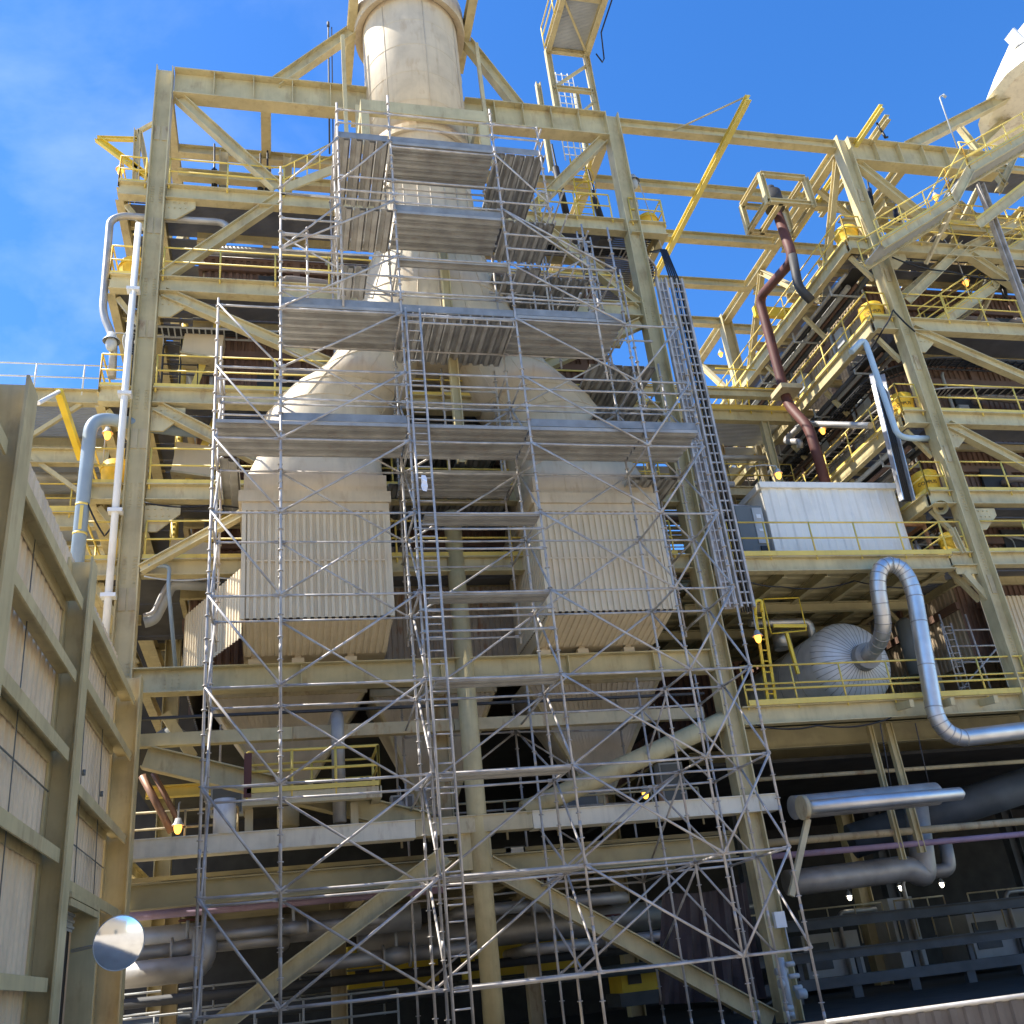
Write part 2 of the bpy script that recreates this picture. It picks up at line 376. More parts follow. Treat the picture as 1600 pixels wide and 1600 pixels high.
obj('center_post', MB().ibeam((4.72, 21.95, 13.9), (4.72, 21.95, 22.6), 0.24, 0.24, (1, 0, 0)), CREAM, f1)
obj('center_post', MB().ibeam((4.15, 24.95, 5.2), (4.15, 24.95, 8.5), 0.34, 0.34, (1, 0, 0)), RUSTC, f1)
gp = MB(); gp.box(4.2, 5.0, 23.9, 24.1, 4.0, 4.85); obj('gusset_plate', gp, CREAM, f1)
# struts holding the stack above the roof
for a, b in (((-0.1, 29.5), (2.55, 32.55)), ((8.4, 29.6), (6.75, 32.75))):
    brace(f1, (a[0], YF, a[1]), (b[0], YF, b[1]), 0.4, 0.34, n='stack_strut')
for x, y0, y1 in ((2.58, 20.4, 27.2), (6.72, 20.4, 25.4)):
    obj('stack_support_beam', MB().ibeam((x, y0, 33.0), (x, y1, 33.0), 0.5, 0.3), CREAM, f1)
obj('stack_support_beam', MB().ibeam((2.7, 26.9, 31.5), (6.6, 26.9, 31.5), 0.6, 0.3), CREAM, f1)
for x, z in ((2.2, 31.8), (7.0, 32.2)): obj('stack_strut', MB().bar((x, YF-0.4, 26.3), (x, YF-0.4, z), 0.13, 0.13), CREAM, f1)
# roof catwalk above the left bay
obj('roof_beam', MB().ibeam((-3.3, 26.3, 27.4), (3.2, 26.3, 27.4), 0.35, 0.3), CREAM, f1)

f2 = thing('steel_frame', 'second cream steel frame rising at the right edge, its left column sunlit in patches', 'steel frame', (29, YF, 0))
mkframe(f2, 24.9, 36.75, False)
obj('top_girder', girder(21.6, 28.0, 28.45, 29.6, YF, 1.15), CREAM, f2)
for a, b in (((21.75, 28.4), (24.6, 25.1)), ((21.9, 21.9), (25.2, 24.7)), ((21.7, 20.6), (28, 17.6)), ((21.8, 16.7), (28, 12.9)), ((25.2, 24.5), (28, 26.0)), ((25.3, 24.2), (28.4, 21.5))):
    brace(f2, (a[0], Yb, a[1]), (b[0], Yb, b[1]), w_=0.26+0.007*(a[1] % 5))
p, q = at(1415, 232, Y=25.5), at(1572, 152, Y=25.5); brace(f2, p, q, 0.45, 0.4, n='stack_strut')
p, q = at(1572, 152, Y=25.5), at(1640, 70, Y=25.5); brace(f2, p, q, 0.45, 0.4, n='stack_strut')
p, q = at(1500, 255, Y=26.5), at(1640, 120, Y=26.5); brace(f2, p, q, 0.35, 0.34, n='stack_strut')
obj('roof_chord', MB().ibeam((22.7, YF+0.3, 26.9), (22.7, 40, 26.9), 0.5, 0.36), CREAM, f2)
for x_ in (23.1, 26.1, 29.2): obj('roof_chord', MB().ibeam((x_, YF+.4, 27.2), (x_, 40, 27.2), .42, .34), CREAM, f2)
for y_, z_ in ((25.6, 26.9), (27.6, 26.5), (30.2, 26.9), (25.6, 25.6), (33.5, 26.7)): obj('roof_beam', MB().ibeam((21.5, y_, z_), (36, y_, z_), .34, .26), CREAM, f2)
for a_, b_ in (((21.5, 26.2, 29.2), (24.6, 26.2, 25.4)), ((24.6, 26.2, 25.4), (28.1, 26.2, 29.0)), ((28.1, 26.2, 29.2), (31.3, 26.2, 25.2)), ((23.1, 25, 27.2), (26.1, 28.5, 27.2)), ((26.1, 25, 27.2), (29.2, 28.5, 27.2)), ((24.6, 27.7, 24.8), (28.1, 27.7, 29)), ((25, 25.0, 24.7), (28.1, 25.0, 28.9))):
    obj('roof_brace', MB().ibeam(a_, b_, .22, .2, (0, 0, 1), .025, .026), CREAM, f2)
for a_, b_ in (((1487, 396), (1625, 345)), ((1400, 470), (1500, 385)), ((1545, 440), (1600, 330)), ((1500, 200), (1570, 290)), ((1560, 300), (1600, 210))):
    p, q = at(*a_, Y=24.6), at(*b_, Y=24.6); brace(f2, p, q, 0.24, 0.22)
obj('bracket', MB().bar((20.6, YF, 11.4), (21.2, YF, 10.4), 0.2, 0.1).box(20.3, 21.05, YF-0.02, YF+0.02, 11.35, 11.6), CREAM, f2)

# tie beams across the gap, against the sky
ordn = ['nearest', 'second', 'third', 'fourth', 'farthest']
for i, y in enumerate((24.1, 26.9, 29.6, 32.5, 35.3)):
    solo('tie_beam', MB().ibeam((12.1, y, 29.35), (21.1, y, 29.35), 0.42, 0.34), CREAM,
         '%s of the five cream tie beams crossing the blue sky between the two frames' % ordn[i], 'steel beam', 'tie beams against the sky')

# ================================================================== WALKWAYS
def rail_into(m, a, b, z, n=None, r=0.029, h=1.07):
    a = V((a[0], a[1], z)); b = V((b[0], b[1], z)); n = n or max(1, round((b-a).length/1.6))
    for hh in (h, h*0.52): m.tube([a+V((0, 0, hh)), b+V((0, 0, hh))], r, 6)
    for i in range(n+1):
        p = a.lerp(b, i/n); m.tube([p-V((0, 0, 0.15)), p+V((0, 0, h))], r, 6)
    return m
def kick(a, b, z): return MB().bar((a[0], a[1], z+0.06), (b[0], b[1], z+0.06), 0.13, 0.012)
def slats(m, x0, x1, y0, y1, z, pitch=0.11, wdt=0.072, along='y', t=0.03, gap=0.0):
    """open grating as bars"""
    if along == 'y':
        x = x0
        while x < x1:
            if random.random() > gap: m.box(x, min(x+wdt, x1), y0, y1, z-t, z)
            x += pitch
    else:
        y = y0
        while y < y1:
            if random.random() > gap: m.box(x0, x1, y, min(y+wdt, y1), z-t, z)
            y += pitch
    return m
lvname = ['topmost', 'second-highest', 'third-highest', 'fourth-highest', 'lowest']
def walkway(dx, x1, k, unit):
    z = LV[k]; xl = -4.7+dx; xi = -2.55+dx if unit == 1 else -3.15+dx
    if k == 4: y_end = 30
    else: y_end = 40
    who = 'the frame behind the scaffolding' if unit == 1 else 'the frame at the right edge'
    t = thing('walkway', '%s yellow-railed walkway of %s' % (lvname[k], who), 'walkway', (xl, YF, z), 'walkways on the %s frame' % ('left' if unit == 1 else 'right'))
    d = slats(MB(), xl+0.1, xi, YF+0.2, y_end, z-0.01, 0.075 if unit == 2 else 0.06, 0.016 if unit == 2 else 0.026, along='x', t=0.035 if unit == 2 else 0.045, gap=0.08)
    if unit == 2:
        for x in (xl+.5, xl+1.0): d.box(x, x+.02, YF+.2, y_end, z-.012, z-.002)
    slats(d, xi, x1, YF+0.2, 25.9, z-0.01, 0.06, 0.03, along='x', t=0.04, gap=0.06)
    obj('grating', d, GRATE, t)
    h = (0.55, 0.55, 0.52, 0.48, 0.45)[k]
    obj('edge_beam', MB().ibeam((xi, 25.95, z-0.16), (x1, 25.95, z-0.16), 0.3, 0.14), CREAM, t)
    obj('edge_beam', MB().ibeam((xi+0.05, 26.05, z-0.16), (xi+0.05, y_end, z-0.16), 0.3, 0.14), CREAM, t)
    obj('edge_beam', MB().ibeam((xl, YF, z-h/2), (-3.6+dx-0.28, YF, z-h/2), h, 0.3), CREAM, t)
    obj('edge_beam', MB().ibeam((xl+0.02, YF+0.16, z-h/2), (xl+0.02, y_end, z-h/2), h-0.02, 0.24), CREAM, t)
    b = MB()
    y = YF+1.6
    while y < y_end:
        b.ibeam((xl+0.14, y, z-0.2), (-3.75+dx, y, z-0.2), 0.26, 0.16); y += 2.2
    obj('joist', b, CREAM, t)
    b = MB()
    for y in (24.35, 27.9, 31.3):
        if y < y_end: b.bar((xl+0.2, y, z-h), (-3.8+dx, y, z-h-1.0), 0.14, 0.14)
    obj('knee_brace', b, CREAM, t)
    r_ = MB(); rail_into(r_, (xl, YF-0.05), (-3.95+dx, YF-0.05), z, 1); rail_into(r_, (xl, YF-0.05), (xl, y_end), z)
    if unit == 1 and k == 0: rail_into(r_, (-3.25+dx, YF-0.1), (0.2, YF-0.1), z)
    if not (unit == 1 and k == 0): rail_into(r_, (-3.25+dx, YF-0.1), (x1-0.4, YF-0.1), z)
    obj('guardrail', r_, YEL, t)
    kk = kick((xl, YF-0.08), (-3.95+dx, YF-0.08), z); kk.bar((xl-0.03, YF, z+0.06), (xl-0.03, y_end, z+0.06), 0.13, 0.012)
    if k in (2, 3, 4): kk.bar((-3.3+dx, YF-0.12, z+0.05), (x1-0.3, YF-0.12, z+0.05), 0.14, 0.02)
    obj('toe_plate', kk, YEL, t)
    if unit == 1 and k == 0:
        # right-hand corner balcony as on the left
        xr = x1+1.6
        obj('edge_beam', MB().ibeam((x1+0.28, YF, z-h/2), (xr, YF, z-h/2), h, 0.3), CREAM, t)
        obj('edge_beam', MB().ibeam((xr-0.12, YF+0.16, z-h/2), (xr-0.12, 38, z-h/2), h-0.02, 0.24), CREAM, t)
        obj('grating', slats(MB(), x1-0.5, xr-0.2, YF+0.2, 36, z-0.01, along='x'), GRATE, t)
        r2 = MB(); rail_into(r2, (x1+0.4, YF-0.05), (xr, YF-0.05), z, 1); rail_into(r2, (8.6, YF-0.1), (x1-0.35, YF-0.1), z); rail_into(r2, (xr, YF), (xr, 36), z)
        obj('guardrail', r2, YEL, t)
    return t
for k in range(5): walkway(0, 11.5, k, 1)
for k in range(5): walkway(24.9, 36.4, k, 2)

for k, z in enumerate(LV[:4]):
    t = thing('pipe_bundle', 'dark bundle of pipes and trays hung under the %s walkway along the right frame' % lvname[k], 'pipes', (21, 33, z-1), 'pipe bundles under the right walkways')
    for i in range(5):
        x_ = 20.6+i*.26+random.uniform(-.05, .05); r_ = random.choice((.05, .07, .11, .09)); zz = z-.62-random.uniform(0, .25)
        obj('pipe', MB().tube([(x_, 24.8+random.uniform(0, 1.5), zz), (x_, 33, zz-.02), (x_, 40, zz)], r_, 8), (SILVD, DARK, GREYL, BROWN, BLUED)[(i+k) % 5], t)
    for y_ in (26, 29, 32, 35, 38): obj('hanger', MB().box(20.45, 21.9, y_, y_+.06, z-.98, z-.92).box(20.45, 20.5, y_, y_+.06, z-.92, z-.5).box(21.85, 21.9, y_, y_+.06, z-.92, z-.5), GREYL, t)
    obj('tray', MB().box(20.9, 21.5, 25, 40, z-.5, z-.47), DARK, t)
def cable(pts, label, r=.022, m=None):
    out = []
    for a, b in zip(pts, pts[1:]):
        a, b = V(a), V(b); n = 10; sg = .06*(b-a).length
        out += [a.lerp(b, i/n)-V((0, 0, 4*sg*(i/n)*(1-i/n))) for i in range(n)]
    solo('cable', MB().tube(out+[V(pts[-1])], r, 6), m or BLACK, label, 'cable')
cable([(-3.3, 23.7, 13.55), (-1.6, 23.7, 13.5), (0.4, 23.7, 13.55)], 'thin black cable sagging under the fourth-highest left walkway')
cable([(-4.7, 23.6, 13.6), (-4.2, 23.7, 12.6), (-3.9, 23.7, 13.2)], 'black cable loop below the drum balcony by the white pipe')
cable([(21.5, 23.7, 20.3), (20.9, 23.7, 21.2), (20.3, 23.7, 20.4), (20.3, 26, 20.2)], 'black cable looping round the right column below the second-highest corner', .03)
cable([(21.6, 23.7, 23.6), (24, 23.9, 23.3), (29, 23.9, 23.4)], 'black cable strung across the right frame below its topmost walkway', .03)
cable([(12.6, 23.8, 11.4), (14.5, 24.4, 11.2), (17, 24.4, 11.35), (20, 24.4, 11.2)], 'black cable slung under the equipment platform')
cable([(12.4, 23.7, 7.0), (14.2, 23.7, 6.9), (16.5, 23.7, 7.0)], 'black cable along the tank platform beam')
cable([(-3.2, 23.7, 11.5), (-1.5, 23.7, 11.45), (0, 23.7, 11.5)], 'grey conduit cable under the lowest left walkway', .02, GREYL)
# ================================================================== BOILER CASINGS
def casing(dx, label, m, top=0.0, lf=0.0):
    t = thing('boiler_casing', label, 'boiler casing', (4.2+dx, 33, 9.3))
    c = MB(); c.corr((-2.3+dx-lf, 26.2, 9.3), (1, 0, 0), (0, 0, 1), (0, -1, 0), 13.2+lf, 14.4+top, 0.22, 0.05)
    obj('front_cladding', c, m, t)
    c = MB(); c.corr((-2.3+dx-lf, 26.2, 9.3), (0, 1, 0), (0, 0, 1), (-1, 0, 0), 15.6, 14.4+top, 0.22, 0.05)
    c.corr((10.9+dx, 26.2, 9.3), (0, 1, 0), (0, 0, 1), (1, 0, 0), 15.6, 14.4, 0.22, 0.05)
    c.add([(-2.3+dx, 41.8, 9.3), (10.9+dx, 41.8, 9.3), (10.9+dx, 41.8, 23.7), (-2.3+dx, 41.8, 23.7)], [(0, 1, 2, 3)])
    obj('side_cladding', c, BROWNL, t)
    obj('roof', MB().box(-2.35+dx-lf, 10.95+dx, 26.15, 41.9, 23.7+top, 23.82+top), m, t)
    s_ = MB()
    for z in (11.1, 13.4, 16.2, 19.9, 23.3): s_.box(-2.45+dx, 11.0+dx, 26.02, 26.14, z-0.12, z+0.12).box(-2.48+dx-lf, -2.36+dx-lf, 26.1, 41.8, z-0.12, z+0.12)
    for x in (0.5, 3.5, 7, 10): s_.box(x+dx, x+0.22+dx, 26.03, 26.13, 9.3, 23.7)
    for y in (29, 32.5, 36, 39): s_.box(-2.47+dx-lf, -2.37+dx-lf, y, y+0.22, 9.3, 23.7)
    obj('stiffener', s_, m, t)
    w_ = MB()
    for z in (12.9, 15.3, 18.3, 22.1):
        for x in (-0.6, 2.6, 8.6): w_.box(x+dx, x+1.1+dx, 26.0, 26.1, z, z+0.9)
    obj('hatch', w_, DARK, t)
    p_ = MB()
    for z in (13.0, 15.6, 19.0, 22.6):
        for x in (0.2, 3.0, 6.6):
            p_.tube(bend([(x+dx, 26.1, z), (x+dx, 25.6, z), (x+2.0+dx, 25.6, z-0.15), (x+2.0+dx, 25.6, z-1.3), (x+2.6+dx, 26.1, z-1.3)], 0.25), 0.13, 10)
    c_ = MB(); bx_ = MB()
    for i in range(16):
        x = -1.8+i*.78+random.uniform(-.3, .3); zt = random.choice((13.9, 16.9, 20.6, 24.0)); c_.tube(bend([(x+dx, 25.98, zt-2.6), (x+dx, 25.98, zt-.5), (x+dx+random.uniform(-.9, .9), 25.98, zt-.35)], .12), random.choice((.025, .04, .06)), 6)
        bx_.box(x+dx+.2, x+dx+.2+random.uniform(.2, .5), 25.9, 26.12, zt-2.2, zt-2.2+random.uniform(.3, .7))
    obj('conduit', c_, GREYL, t); obj('terminal_box', bx_, GREYL, t)
    obj('lagged_pipe', p_, mat('lagging_pink_grey', (0.33, 0.27, 0.23), 0.6, var=0.15), t)
    s2 = MB()
    for y in (27.2, 30.4, 33.8, 37.4):
        for z in (12.8, 15.8, 19.3, 22.4):
            s2.box(-2.8+dx-lf, -2.45+dx-lf, y, y+0.5, z, z+0.7).tube([(-2.65+dx-lf, y+0.9, z-0.6), (-2.65+dx-lf, y+0.9, z+1.3)], 0.07, 8).tube([(-2.58+dx-lf, y-0.8, z), (-2.58+dx-lf, y+1.6, z+0.1)], 0.09, 8)
    obj('valve_box', s2, GREYL, t)
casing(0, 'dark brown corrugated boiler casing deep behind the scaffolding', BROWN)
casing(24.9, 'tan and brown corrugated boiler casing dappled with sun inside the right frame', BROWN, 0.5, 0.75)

# ================================================================== EXHAUST DUCT
dt = thing('exhaust_duct', 'cream two-legged exhaust duct joining into one tall round stack behind the scaffolding', 'exhaust duct', (4.65, 23.9, 9.2))
NS = 48
def circ(cx, cy, cz, r, n=NS, tilt=0.0, sq=0.0, hx=None, hy=None):
    out = []
    for j in range(n):
        a = 2*math.pi*(j+0.5)/n; c, s_ = math.cos(a), math.sin(a); x, y = r*c, r*s_
        if sq > 0:
            k = 1/max(abs(c), abs(s_)); x = x*(1-sq)+(hx or r)*c*k*sq; y = y*(1-sq)+(hy or r)*s_*k*sq
        out.append((cx+x, cy+y, cz+tilt*x))
    return out
SX, SY = 4.65, 24.0
st = MB().loft([circ(SX, SY, z, r) for z, r in ((24.4, 1.62), (25.1, 1.6), (26.3, 1.62), (26.31, 1.68), (32.0, 1.70), (32.01, 1.70), (37.5, 1.70))])
obj('stack', st, DUCT, dt)
obj('collar', MB().loft([circ(SX, SY, z, r) for z, r in ((32.6, 1.72), (32.45, 1.98), (32.75, 2.0), (33.4, 2.0), (33.45, 1.72))], smooth=False), DUCT, dt)
obj('collar', MB().loft([circ(SX, SY, z, r) for z, r in ((26.25, 1.64), (26.22, 1.78), (26.35, 1.8), (26.5, 1.8), (26.52, 1.66))], smooth=False), DUCT, dt)
sm_ = MB()
for z in (27.6, 28.9, 30.2, 31.4): sm_.loft([circ(SX, SY, zz, r) for zz, r in ((z-0.012, 1.695), (z, 1.712), (z+0.012, 1.695))])
for a in (-1.45, -2.3, -0.6): sm_.tube([(SX+1.705*math.cos(a), SY+1.705*math.sin(a), 26.5), (SX+1.705*math.cos(a), SY+1.705*math.sin(a), 32.4)], 0.012, 5)
obj('seam', sm_, DUCT, dt)
def ell(cz, rx, ry): return [(SX+rx*math.cos(2*math.pi*(j+.5)/NS), SY+ry*math.sin(2*math.pi*(j+.5)/NS), cz) for j in range(NS)]
CN = ((24.45, 1.62, 1.62), (22.8, 1.62, 1.63), (21.7, 1.93, 1.72), (20.2, 2.42, 1.82), (19.2, 2.75, 1.84), (18.0, 3.1, 1.8))
cone = MB().loft([ell(*c) for c in CN], cap=True)
obj('cone', cone, DUCT, dt)
sm_ = MB()
for a in [R(x) for x in (-160, -140, -122, -106, -92, -76, -60, -42, -20)]:
    sm_.tube([(SX+(rx+.008)*math.cos(a), SY+(ry+.008)*math.sin(a), z) for z, rx, ry in CN], 0.014, 5)
for z, rx, ry in CN[1:4]: sm_.tube([(x_+.004*(x_-SX), y_+.004*(y_-SY), z_) for x_, y_, z_ in ell(z, rx, ry)+ell(z, rx, ry)[:1]], 0.016, 5, cap=False)
obj('seam', sm_, DUCT, dt)
BX = {-1: (-0.78, 2.72), 1: (6.65, 10.0)}
for sgn in (-1, 1):
    x0, x1 = BX[sgn]; cx = (x0+x1)/2; hx = (x1-x0)/2
    lx = 1.32 if sgn < 0 else 7.95
    tl = 0.55*sgn
    rings = []
    for i in range(13):
        t_ = i/12; r_ = 1.74*(1-t_)+1.68*t_
        rings.append(circ((SX+sgn*0.85)*(1-t_)+lx*t_, 23.93, 19.6*(1-t_)+16.1*t_, r_, tilt=-tl*math.sin(math.pi*min(1, t_*1.3))*0.8))
    obj('leg', MB().loft(rings), DUCT, dt)
    sm_ = MB()
    for i in (4, 7, 10, 12):
        ring = rings[i]; cxm = V((sum(p[0] for p in ring)/NS, sum(p[1] for p in ring)/NS, sum(p[2] for p in ring)/NS))
        sm_.tube([cxm+(V(p)-cxm)*1.004 for p in ring]+[cxm+(V(ring[0])-cxm)*1.004], 0.016, 5, cap=False)
    for a in (-150, -110, -70, -30):
        j = int(((a % 360)/360)*NS); sm_.tube([rings[i][j] for i in range(2, 13)], 0.016, 5)
    obj('seam', sm_, DUCT, dt)
    hr = []
    for i in range(9):
        t_ = i/8; hr.append(circ(lx*(1-t_)+cx*t_, 23.93, 16.1*(1-t_)+13.6*t_, 1.68, sq=t_**1.3, hx=hx-0.02, hy=1.73))
    obj('hood', MB().loft(hr), DUCT, dt)
    b = MB(); b.box(x0-0.02, x1+0.02, 22.18, 25.7, 13.08, 13.6); b.box(x0-0.14, x1+0.1, 22.06, 25.8, 12.78, 13.08).box(x0-0.06, x1+0.04, 22.13, 25.74, 12.56, 12.78)
    for x in (x0+0.9, x0+2.0): b.box(x-0.012, x+0.012, 22.165, 22.18, 13.08, 13.6)
    obj('transition_band', b, DUCT, dt)
    b = MB(); b.corr((x0, 22.2, 9.76), (1, 0, 0), (0, 0, 1), (0, -1, 0), x1-x0, 2.8, 0.165, 0.055)
    b.corr((x0, 22.2, 9.76), (0, 1, 0), (0, 0, 1), (-1, 0, 0), 3.5, 2.8, 0.165, 0.055); b.corr((x1, 22.2, 9.76), (0, 1, 0), (0, 0, 1), (1, 0, 0), 3.5, 2.8, 0.165, 0.055)
    for x in (x0, x1): b.box(x-0.05, x+0.05, 22.13, 22.23, 9.74, 12.57)
    b.box(x0+.06, x1-.06, 22.145, 22.163, 11.2, 11.24).box(x0+.06, x1-.06, 22.145, 22.163, 10.3, 10.335)
    obj('lower_box', b, CLAD, dt)
    b = MB()   # underside sloping back to the girder, then the belly
    bl = [(x0, 22.2, 9.76), (x1, 22.2, 9.76), (x1-0.5, 23.75, 9.42), (x0+0.45, 23.75, 9.42)]
    o_ = V(bl[0]); 
    b.corr((x0, 22.2, 9.75), (1, 0, 0), (0, 1.55, -0.36), (0, -0.2, -1), x1-x0, 1.62, 0.165, 0.03)
    b.add([(x0, 22.2, 9.75), (x0, 25.7, 9.75), (x0+0.1, 25.7, 9.3), (x0+0.1, 23.75, 9.4)], [(0, 1, 2, 3)])
    b.add([(x1, 22.2, 9.75), (x1, 25.7, 9.75), (x1-0.1, 25.7, 9.3), (x1-0.1, 23.75, 9.4)], [(0, 3, 2, 1)])
    b.add([(x0, 23.75, 9.4), (x1, 23.75, 9.4), (x1, 26, 9.32), (x0, 26, 9.32)], [(0, 1, 2, 3)])
    obj('underside', b, CLAD, dt)
    b = MB()
    for x in (x0+0.25, x0+1.3, x0+2.6): b.box(x-0.15, x+0.15, 23.85, 24.15, 9.18, 9.32).box(x-0.08, x+0.08, 23.9, 24.1, 9.32, 9.45)
    obj('foot', b, CLAD, dt)
# left flank of the left box opening to the rear
b = MB(); a0 = V((-0.8, 22.35, 9.3)); a1 = V((-2.35, 25.6, 9.3)); d_ = (a1-a0)
b.corr((-0.8, 22.3, 9.35), d_, (0, 0, 1), (-0.9, -0.43, 0), d_.length, 1.75, 0.165, 0.035)
obj('flank_cladding', b, CLAD, dt)
b = MB(); b.corr((2.7, 25.8, 9.3), (1, 0, 0), (0, 0, 1), (0, -1, 0), 4.0, 2.6, 0.165, 0.035); obj('connecting_duct', b, mat('rust_streaked_cladding', (0.40, 0.33, 0.25), 0.6, streak=0.4, rust=0.75, rustc=(0.30, 0.13, 0.05)), dt)
# hoppers below the ducts
def hopper(cx, cy, wx, wy, z1, z0, label):
    t = thing('hopper', label, 'hopper', (cx, cy, z0), 'hoppers under the exhaust duct')
    b = MB(); n = 5
    for sx in (-1, 1):
        b.add([(cx+sx*wx, cy-wy, z1), (cx+sx*wx, cy+wy, z1), (cx+sx*0.3, cy+0.3, z0), (cx+sx*0.3, cy-0.3, z0)], [(0, 1, 2, 3)])
    b.add([(cx-wx, cy+wy, z1), (cx+wx, cy+wy, z1), (cx+0.3, cy+0.3, z0), (cx-0.3, cy+0.3, z0)], [(0, 1, 2, 3)])
    nr = 24
    for i in range(nr):
        def P(u, top, h): return (cx+(2*u-1)*(wx if top else 0.3), cy-(wy if top else 0.3)-h, z1 if top else z0)
        u0_, u1_, u2_ = i/nr, (i+0.5)/nr, (i+1)/nr
        b.add([P(u0_, 1, 0), P(u1_, 1, 0), P(u1_, 0, 0), P(u0_, 0, 0)], [(0, 1, 2, 3)]); b.add([P(u1_, 1, 0.03), P(u2_, 1, 0.03), P(u2_, 0, 0.01), P(u1_, 0, 0.01)], [(0, 1, 2, 3)])
    obj('cladding', b, HOP, t)
    e = MB()
    for sx in (-1, 1): e.bar((cx+sx*wx, cy-wy, z1), (cx+sx*0.3, cy-0.3, z0), 0.1, 0.1)
    e.box(cx-wx-0.05, cx+wx+0.05, cy-wy-0.06, cy-wy+0.05, z1-0.1, z1+0.1); e.tube([(cx, cy, z0+0.1), (cx, cy, z0-0.6)], 0.28, 12)
    obj('edge_trim', e, CREAM2, t)
hopper(0.3, 26.6, 2.0, 1.0, 8.95, 6.3, 'corrugated hopper hanging under the left duct box')
hopper(4.2, 26.9, 1.7, 1.0, 8.9, 5.7, 'dark narrow hopper hanging between the two duct boxes')
hopper(8.7, 26.6, 2.0, 1.0, 8.95, 5.9, 'corrugated hopper hanging under the right duct box')

# ================================================================== SCAFFOLD
sc = thing('scaffold', 'tall galvanised tube scaffold with plank decks and a ladder in front of the duct', 'scaffold', (4.6, 20.8, 0))
XS = [-1.4, 0.08, 3.08, 6.08, 9.12, 10.62]; YA, YB2 = 20.0, 21.58
LF = [1.55, 3.52, 5.52, 7.5, 9.48, 11.45, 13.35, 15.3, 17.1, 18.95, 20.85, 22.9]
TR = 0.03
def ros(m, x, y, z0, z1):
    z = math.ceil(z0/0.5)*0.5+0.05
    while z < z1-0.1:
        m.tube([(x, y, z-0.009), (x, y, z+0.009)], 0.062, 8); z += 0.5
    z = math.ceil(z0/2)*2+0.3
    while z < z1-0.3:
        m.tube([(x, y, z-0.09), (x, y, z+0.09)], 0.034, 8); z += 2.0
tops = {(0, 0): 17.3, (1, 0): 21.8, (2, 0): 24.9, (3, 0): 24.75, (4, 0): 20.5, (5, 0): 17.3, (0, 1): 17.0, (1, 1): 21.0, (2, 1): 23.9, (3, 1): 23.9, (4, 1): 19.8, (5, 1): 17.0}
posts = [(XS[i], YA if r == 0 else YB2, 0, zt) for (i, r), zt in tops.items()]
posts += [(1.62, YA, 17.25, 24.4), (1.62, YB2, 17.25, 24.5), (1.62, 23.55, 17.25, 24.3), (7.46, YA, 20.7, 24.2), (7.6, YB2, 17.25, 24.1), (7.6, 23.3, 17.25, 24.0), (8.35, YA, 15.3, 20.55), (9.2, 22.5, 17.3, 22.6), (9.62, 22.5, 17.3, 22.4), (9.2, 21.9, 17.3, 21.6), (8.0, 22.4, 17.3, 21.4), (7.2, 21.6, 17.3, 20.8), (10.0, 21.6, 15.4, 20.4), (0.8, 21.6, 17.3, 21.2), (5.9, 22.1, 13.4, 16.9), (4.4, 22.1, 13.4, 16.9),
          (3.2, 23.2, 9.3, 17.2), (6.1, 23.2, 9.3, 17.2), (-1.4, 23.1, 9.3, 17.0), (10.62, 23.1, 9.3, 17.0), (6.2, 25.2, 0, 8.4), (3.2, 25.2, 0, 8.4), (9.3, 25.6, 0, 8.4), (9.1, 23.3, 0, 8.3), (10.7, 23.2, 0, 8.3), (6.15, 23.3, 0, 8.3)]
for x, y, z0, z1 in posts:
    lean = random.uniform(-0.02, 0.02)
    m = MB().tube([(x, y, z0), (x+lean*0.4, y, (z0+z1)/2), (x, y+lean*0.5, z1)], TR, 8); ros(m, x, y, z0, z1); obj('standard', m, GALV, sc)
tubes = []   # (kind, a, b)
def topz(i, r): return tops[(i, r)]
for r, y in ((0, YA), (1, YB2)):
    for i in range(5):
        for z in LF:
            if z < min(topz(i, r), topz(i+1, r))+0.05: tubes.append(('ledger', (XS[i], y, z), (XS[i+1], y, z)))
for i in range(6):
    for z in LF:
        if z < min(topz(i, 0), topz(i, 1))+0.05: tubes.append(('transom', (XS[i], YA, z), (XS[i], YB2, z)))
# guard rails at the decks
def gr(x0, x1, z, y=YA):
    for h in (0.55, 1.05): tubes.append(('ledger', (x0, y, z+h), (x1, y, z+h)))
for i in range(5): gr(XS[i], XS[i+1], 13.9); gr(XS[i], XS[i+1], 13.9, YB2)
for i in range(1, 4): gr(XS[i], XS[i+1], 17.25); gr(XS[i], XS[i+1], 17.25, YB2)
for z in (11.45, 9.48): gr(3.08, 6.08, z-1.45)
for z in (20.6, 23.1):
    gr(1.62, 3.08, z); gr(3.08, 6.08, z); gr(6.08, 7.46, z)
    for h in (0, 0.55, 1.05): tubes += [('transom', (1.62, YA, z+h), (1.62, 23.55, z+h)), ('transom', (7.6, YA, z+h), (7.6, 23.3, z+h))]
gr(6.08, 8.35, 18.95); gr(0.08, 1.62, 18.95); tubes.append(('ledger', (0.08, YA, 20.85), (1.62, YA, 20.85)))
for z in LF[:4]:
    for a, b in (((3.2, 25.2), (6.2, 25.2)), ((6.2, 25.2), (9.3, 25.6)), ((6.15, 23.3), (9.1, 23.3)), ((9.1, 23.3), (10.7, 23.2))): tubes.append(('ledger', (*a, z), (*b, z)))
    for a, b in (((3.08, YB2), (3.2, 25.2)), ((6.08, YB2), (6.2, 25.2)), ((9.12, YB2), (9.3, 25.6)), ((10.62, YB2), (10.7, 23.2))): tubes.append(('transom', (*a, z), (*b, z)))
